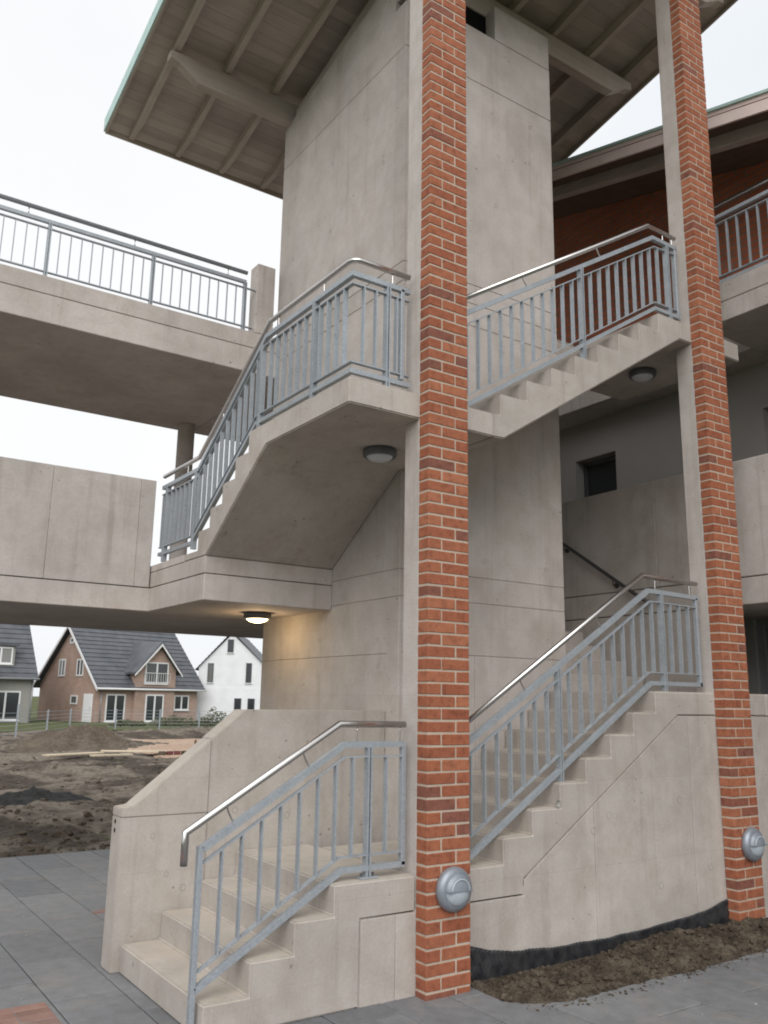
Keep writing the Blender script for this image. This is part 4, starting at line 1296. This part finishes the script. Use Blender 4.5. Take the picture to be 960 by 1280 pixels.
rl = multi('balcony_rail', [(3.25, 5.45, yw - 0.16, yw - 0.13, 3.50, 3.54), (3.25, 5.45, yw - 0.16, yw - 0.13, 2.85, 2.88)] + [(3.25 + 0.2 * i, 3.27 + 0.2 * i, yw - 0.155, yw - 0.135, 2.88, 3.5) for i in range(12)]
           + [(3.25, 3.28, yw - 0.16, yw, 3.50, 3.54), (5.42, 5.45, yw - 0.16, yw, 3.50, 3.54)], M['paint_white'], h, local=True)
win_front(h, 0.55, 2.10, 0.05, 1.96, 0, M['paint_white'], 1)
win_front(h, 6.25, 7.6, 0.85, 1.96, 0, M['paint_white'], 1)
win_side(h, 5.05, 5.98, 3.2, 4.48, 0, M['paint_white'], 1)
win_side(h, 2.40, 3.35, 3.2, 4.45, 0, M['paint_white'], 1)
win_side(h, 4.05, 4.62, 5.6, 6.05, 0, M['paint_white'], 0)
box('porch', -0.30, -0.002, -0.01, 4.7, -0.1, 2.5, HB, h, local=True)
win_side(h, 2.35, 3.3, 1.2, 1.84, -0.30, M['paint_white'], 0)
d = box('door', -0.36, -0.302, 0.25, 1.45, 0.0, 1.95, M['paint_white'], h, 0.01, local=True)
box('handle', -0.40, -0.362, 0.40, 0.48, 0.95, 1.0, M['frame_alu'], d, local=True)

# white house
h = thing('white_house', 'white rendered house with steep dark roof beyond the brick house', 'house', (23.5, 60.9, -0.02), R(-33))
W2, EV2, RG2, D2 = 5.4, 4.2, 7.0, 9.0
prism('wall', [(0, -0.1), (W2, -0.1), (W2, EV2), (W2 * 0.47, RG2 - 0.15), (0, EV2)], 0, D2, 'y', M['plaster_white'], h, local=True)
def slope_x(name, y0, y1, xa, za, xb, zb, mat, parent):
    vs, fs = [], []
    rows = 12
    for i in range(rows):
        x0, z0 = xa + (xb - xa) * i / rows, za + (zb - za) * i / rows
        x1, z1 = xa + (xb - xa) * (i + 1) / rows, za + (zb - za) * (i + 1) / rows
        o = len(vs)
        for yy_ in (y0, y1):
            vs += [(x0, yy_, z0), (x1, yy_, z1), (x1, yy_, z1 + 0.05), (x0, yy_, z0 + 0.11)]
        fs += [(o, o + 1, o + 2, o + 3), (o + 4, o + 7, o + 6, o + 5), (o, o + 3, o + 7, o + 4), (o + 3, o + 2, o + 6, o + 7), (o + 1, o + 5, o + 6, o + 2), (o, o + 4, o + 5, o + 1)]
    return mesh_obj(name, vs, fs, mat, parent, local=True)
m_l = (RG2 - EV2) / (W2 * 0.47); m_r = (RG2 - EV2) / (W2 * 0.53)
slope_x('roof', -0.18, D2, -0.25, EV2 - 0.25 * m_l, W2 * 0.47, RG2, M['tile'], h)
slope_x('roof', -0.18, D2, W2 + 0.25, EV2 - 0.25 * m_r, W2 * 0.47, RG2, M['tile'], h)
box('plinth_band', -0.03, W2 + 0.03, -0.03, -0.002, -0.1, 2.6, M['plaster_white'], h, local=True)
for x0, x1, z0, z1, yy_ in ((0.72, 1.18, 3.0, 4.5, 0), (3.75, 4.2, 3.0, 4.55, 0), (2.2, 2.68, 5.35, 6.4, 0), (2.95, 3.5, 0.9, 1.8, -0.032), (4.0, 4.55, 0.9, 1.8, -0.032)):
    win_front(h, x0, x1, z0, z1, yy_, M['frame_dark'], 0, fw=0.06)

# grey house
h = thing('grey_house', 'grey rendered house with dark roof and dormer at the left edge', 'house', (8.26, 57.24, -0.02), R(3))
W3, EV3, RG3 = 8.6, 3.25, 8.0
prism('wall', [(0, -0.1), (W3, -0.1), (W3, EV3), (W3 / 2, RG3 - 0.15), (0, EV3)], -8, 2.08, 'x', M['plaster_grey'], h, local=True)
roof_slope('roof', -8.3, 2.25, -0.4, EV3 - 0.38, W3 / 2, RG3, M['tile'], h)
roof_slope('roof', -8.3, 2.25, W3 + 0.4, EV3 - 0.38, W3 / 2, RG3, M['tile'], h)
tube('gutter', [(-8.3, -0.45, EV3 - 0.4), (2.3, -0.45, EV3 - 0.4)], 0.07, M['frame_alu'], h, 10, local=True)
tube('downpipe', [(2.0, -0.06, 0), (2.0, -0.06, EV3 - 0.4)], 0.05, M['frame_alu'], h, 8, local=True)
box('dormer', -2.0, 0.75, 0.25, 3.0, 3.5, 5.0, M['plaster_grey'], h, local=True)
box('dormer_roof', -2.2, 0.95, 0.05, 3.2, 5.0, 5.16, M['tile'], h, local=True)
win_front(h, -0.9, 0.6, 3.8, 4.92, 0.25, M['paint_white'], 1)
win_front(h, -0.6, 1.30, 0.15, 2.05, 0, M['paint_white'], 1)
box('porch_column', -1.2, -0.75, -1.5, -0.05, -0.1, 3.6, M['plaster_white'], h, local=True)

# ------------------------------------------------------------------ FENCE
t = thing('mesh_fence', 'low galvanised mesh fence between the field and the houses', 'fence', (11, 44, 0))
fp = [(2.2, 33.9), (5.1, 36.4), (7.4, 40.6), (9.5, 44.4), (12.2, 45.1), (14.7, 44.9), (17.0, 44.6), (19.4, 44.3), (22.0, 44.0)]
for i, (x, y) in enumerate(fp):
    hh = 1.35 if i == 1 else 1.05
    box('post', x - 0.035, x + 0.035, y - 0.035, y + 0.035, -0.1, hh + 0.05, GV, t)
for (a, b) in zip(fp, fp[1:]):
    for j in range(6):
        z = 0.12 + j * 0.18
        sweep('wire', [(a[0], a[1] - 0.045, z), (b[0], b[1] - 0.045, z)], rect(0.016, 0.016), GV, t)

# ------------------------------------------------------------------ SHRUBS along the fence
def shrub(cx, cy, rx, ry, rz, seed, label):
    rnd = random.Random(seed)
    s = thing('shrub', label, 'shrub', (cx, cy, 0), group='low shrubs beyond the fence')
    vs, fs = [], []
    for _ in range(900):
        while True:
            u, v, w = rnd.uniform(-1, 1), rnd.uniform(-1, 1), rnd.uniform(0, 1)
            d = u * u + v * v + w * w
            if d < 1 and d > 0.25 * rnd.random(): break
        c = Vector((cx + u * rx, cy + v * ry, 0.02 + w * rz * (0.75 + 0.5 * fbm(cx + u * rx, cy + v * ry, 1.2, 3, 1.0))))
        a = Vector((rnd.gauss(0, 1), rnd.gauss(0, 1), rnd.gauss(0, .7))).normalized() * rnd.uniform(0.05, 0.11)
        b = a.orthogonal().normalized() * rnd.uniform(0.03, 0.06)
        o = len(vs)
        vs += [tuple(c - a), tuple(c + b), tuple(c + a), tuple(c - b)]
        fs.append((o, o + 1, o + 2, o + 3))
    mesh_obj('foliage', vs, fs, M['leaf'], s)
    for i in range(5):
        x, y = cx + rnd.uniform(-.6, .6) * rx, cy + rnd.uniform(-.5, .5) * ry
        tube_free('stem', [(x, y, -0.05), (x + rnd.uniform(-.1, .1), y, rz * 0.6)], 0.015, M['twig'], s, 5)
shrub(17.6, 50.0, 1.7, 0.8, 0.75, 1, 'low shrub in front of the brick house wall')
shrub(20.4, 50.4, 1.4, 0.8, 0.95, 2, 'shrub between the brick house and the white house')
shrub(22.6, 50.0, 1.5, 0.9, 1.1, 3, 'taller shrub in front of the white house')
shrub(14.6, 50.2, 1.2, 0.6, 0.4, 4, 'lowest shrub beneath the french windows of the brick house')
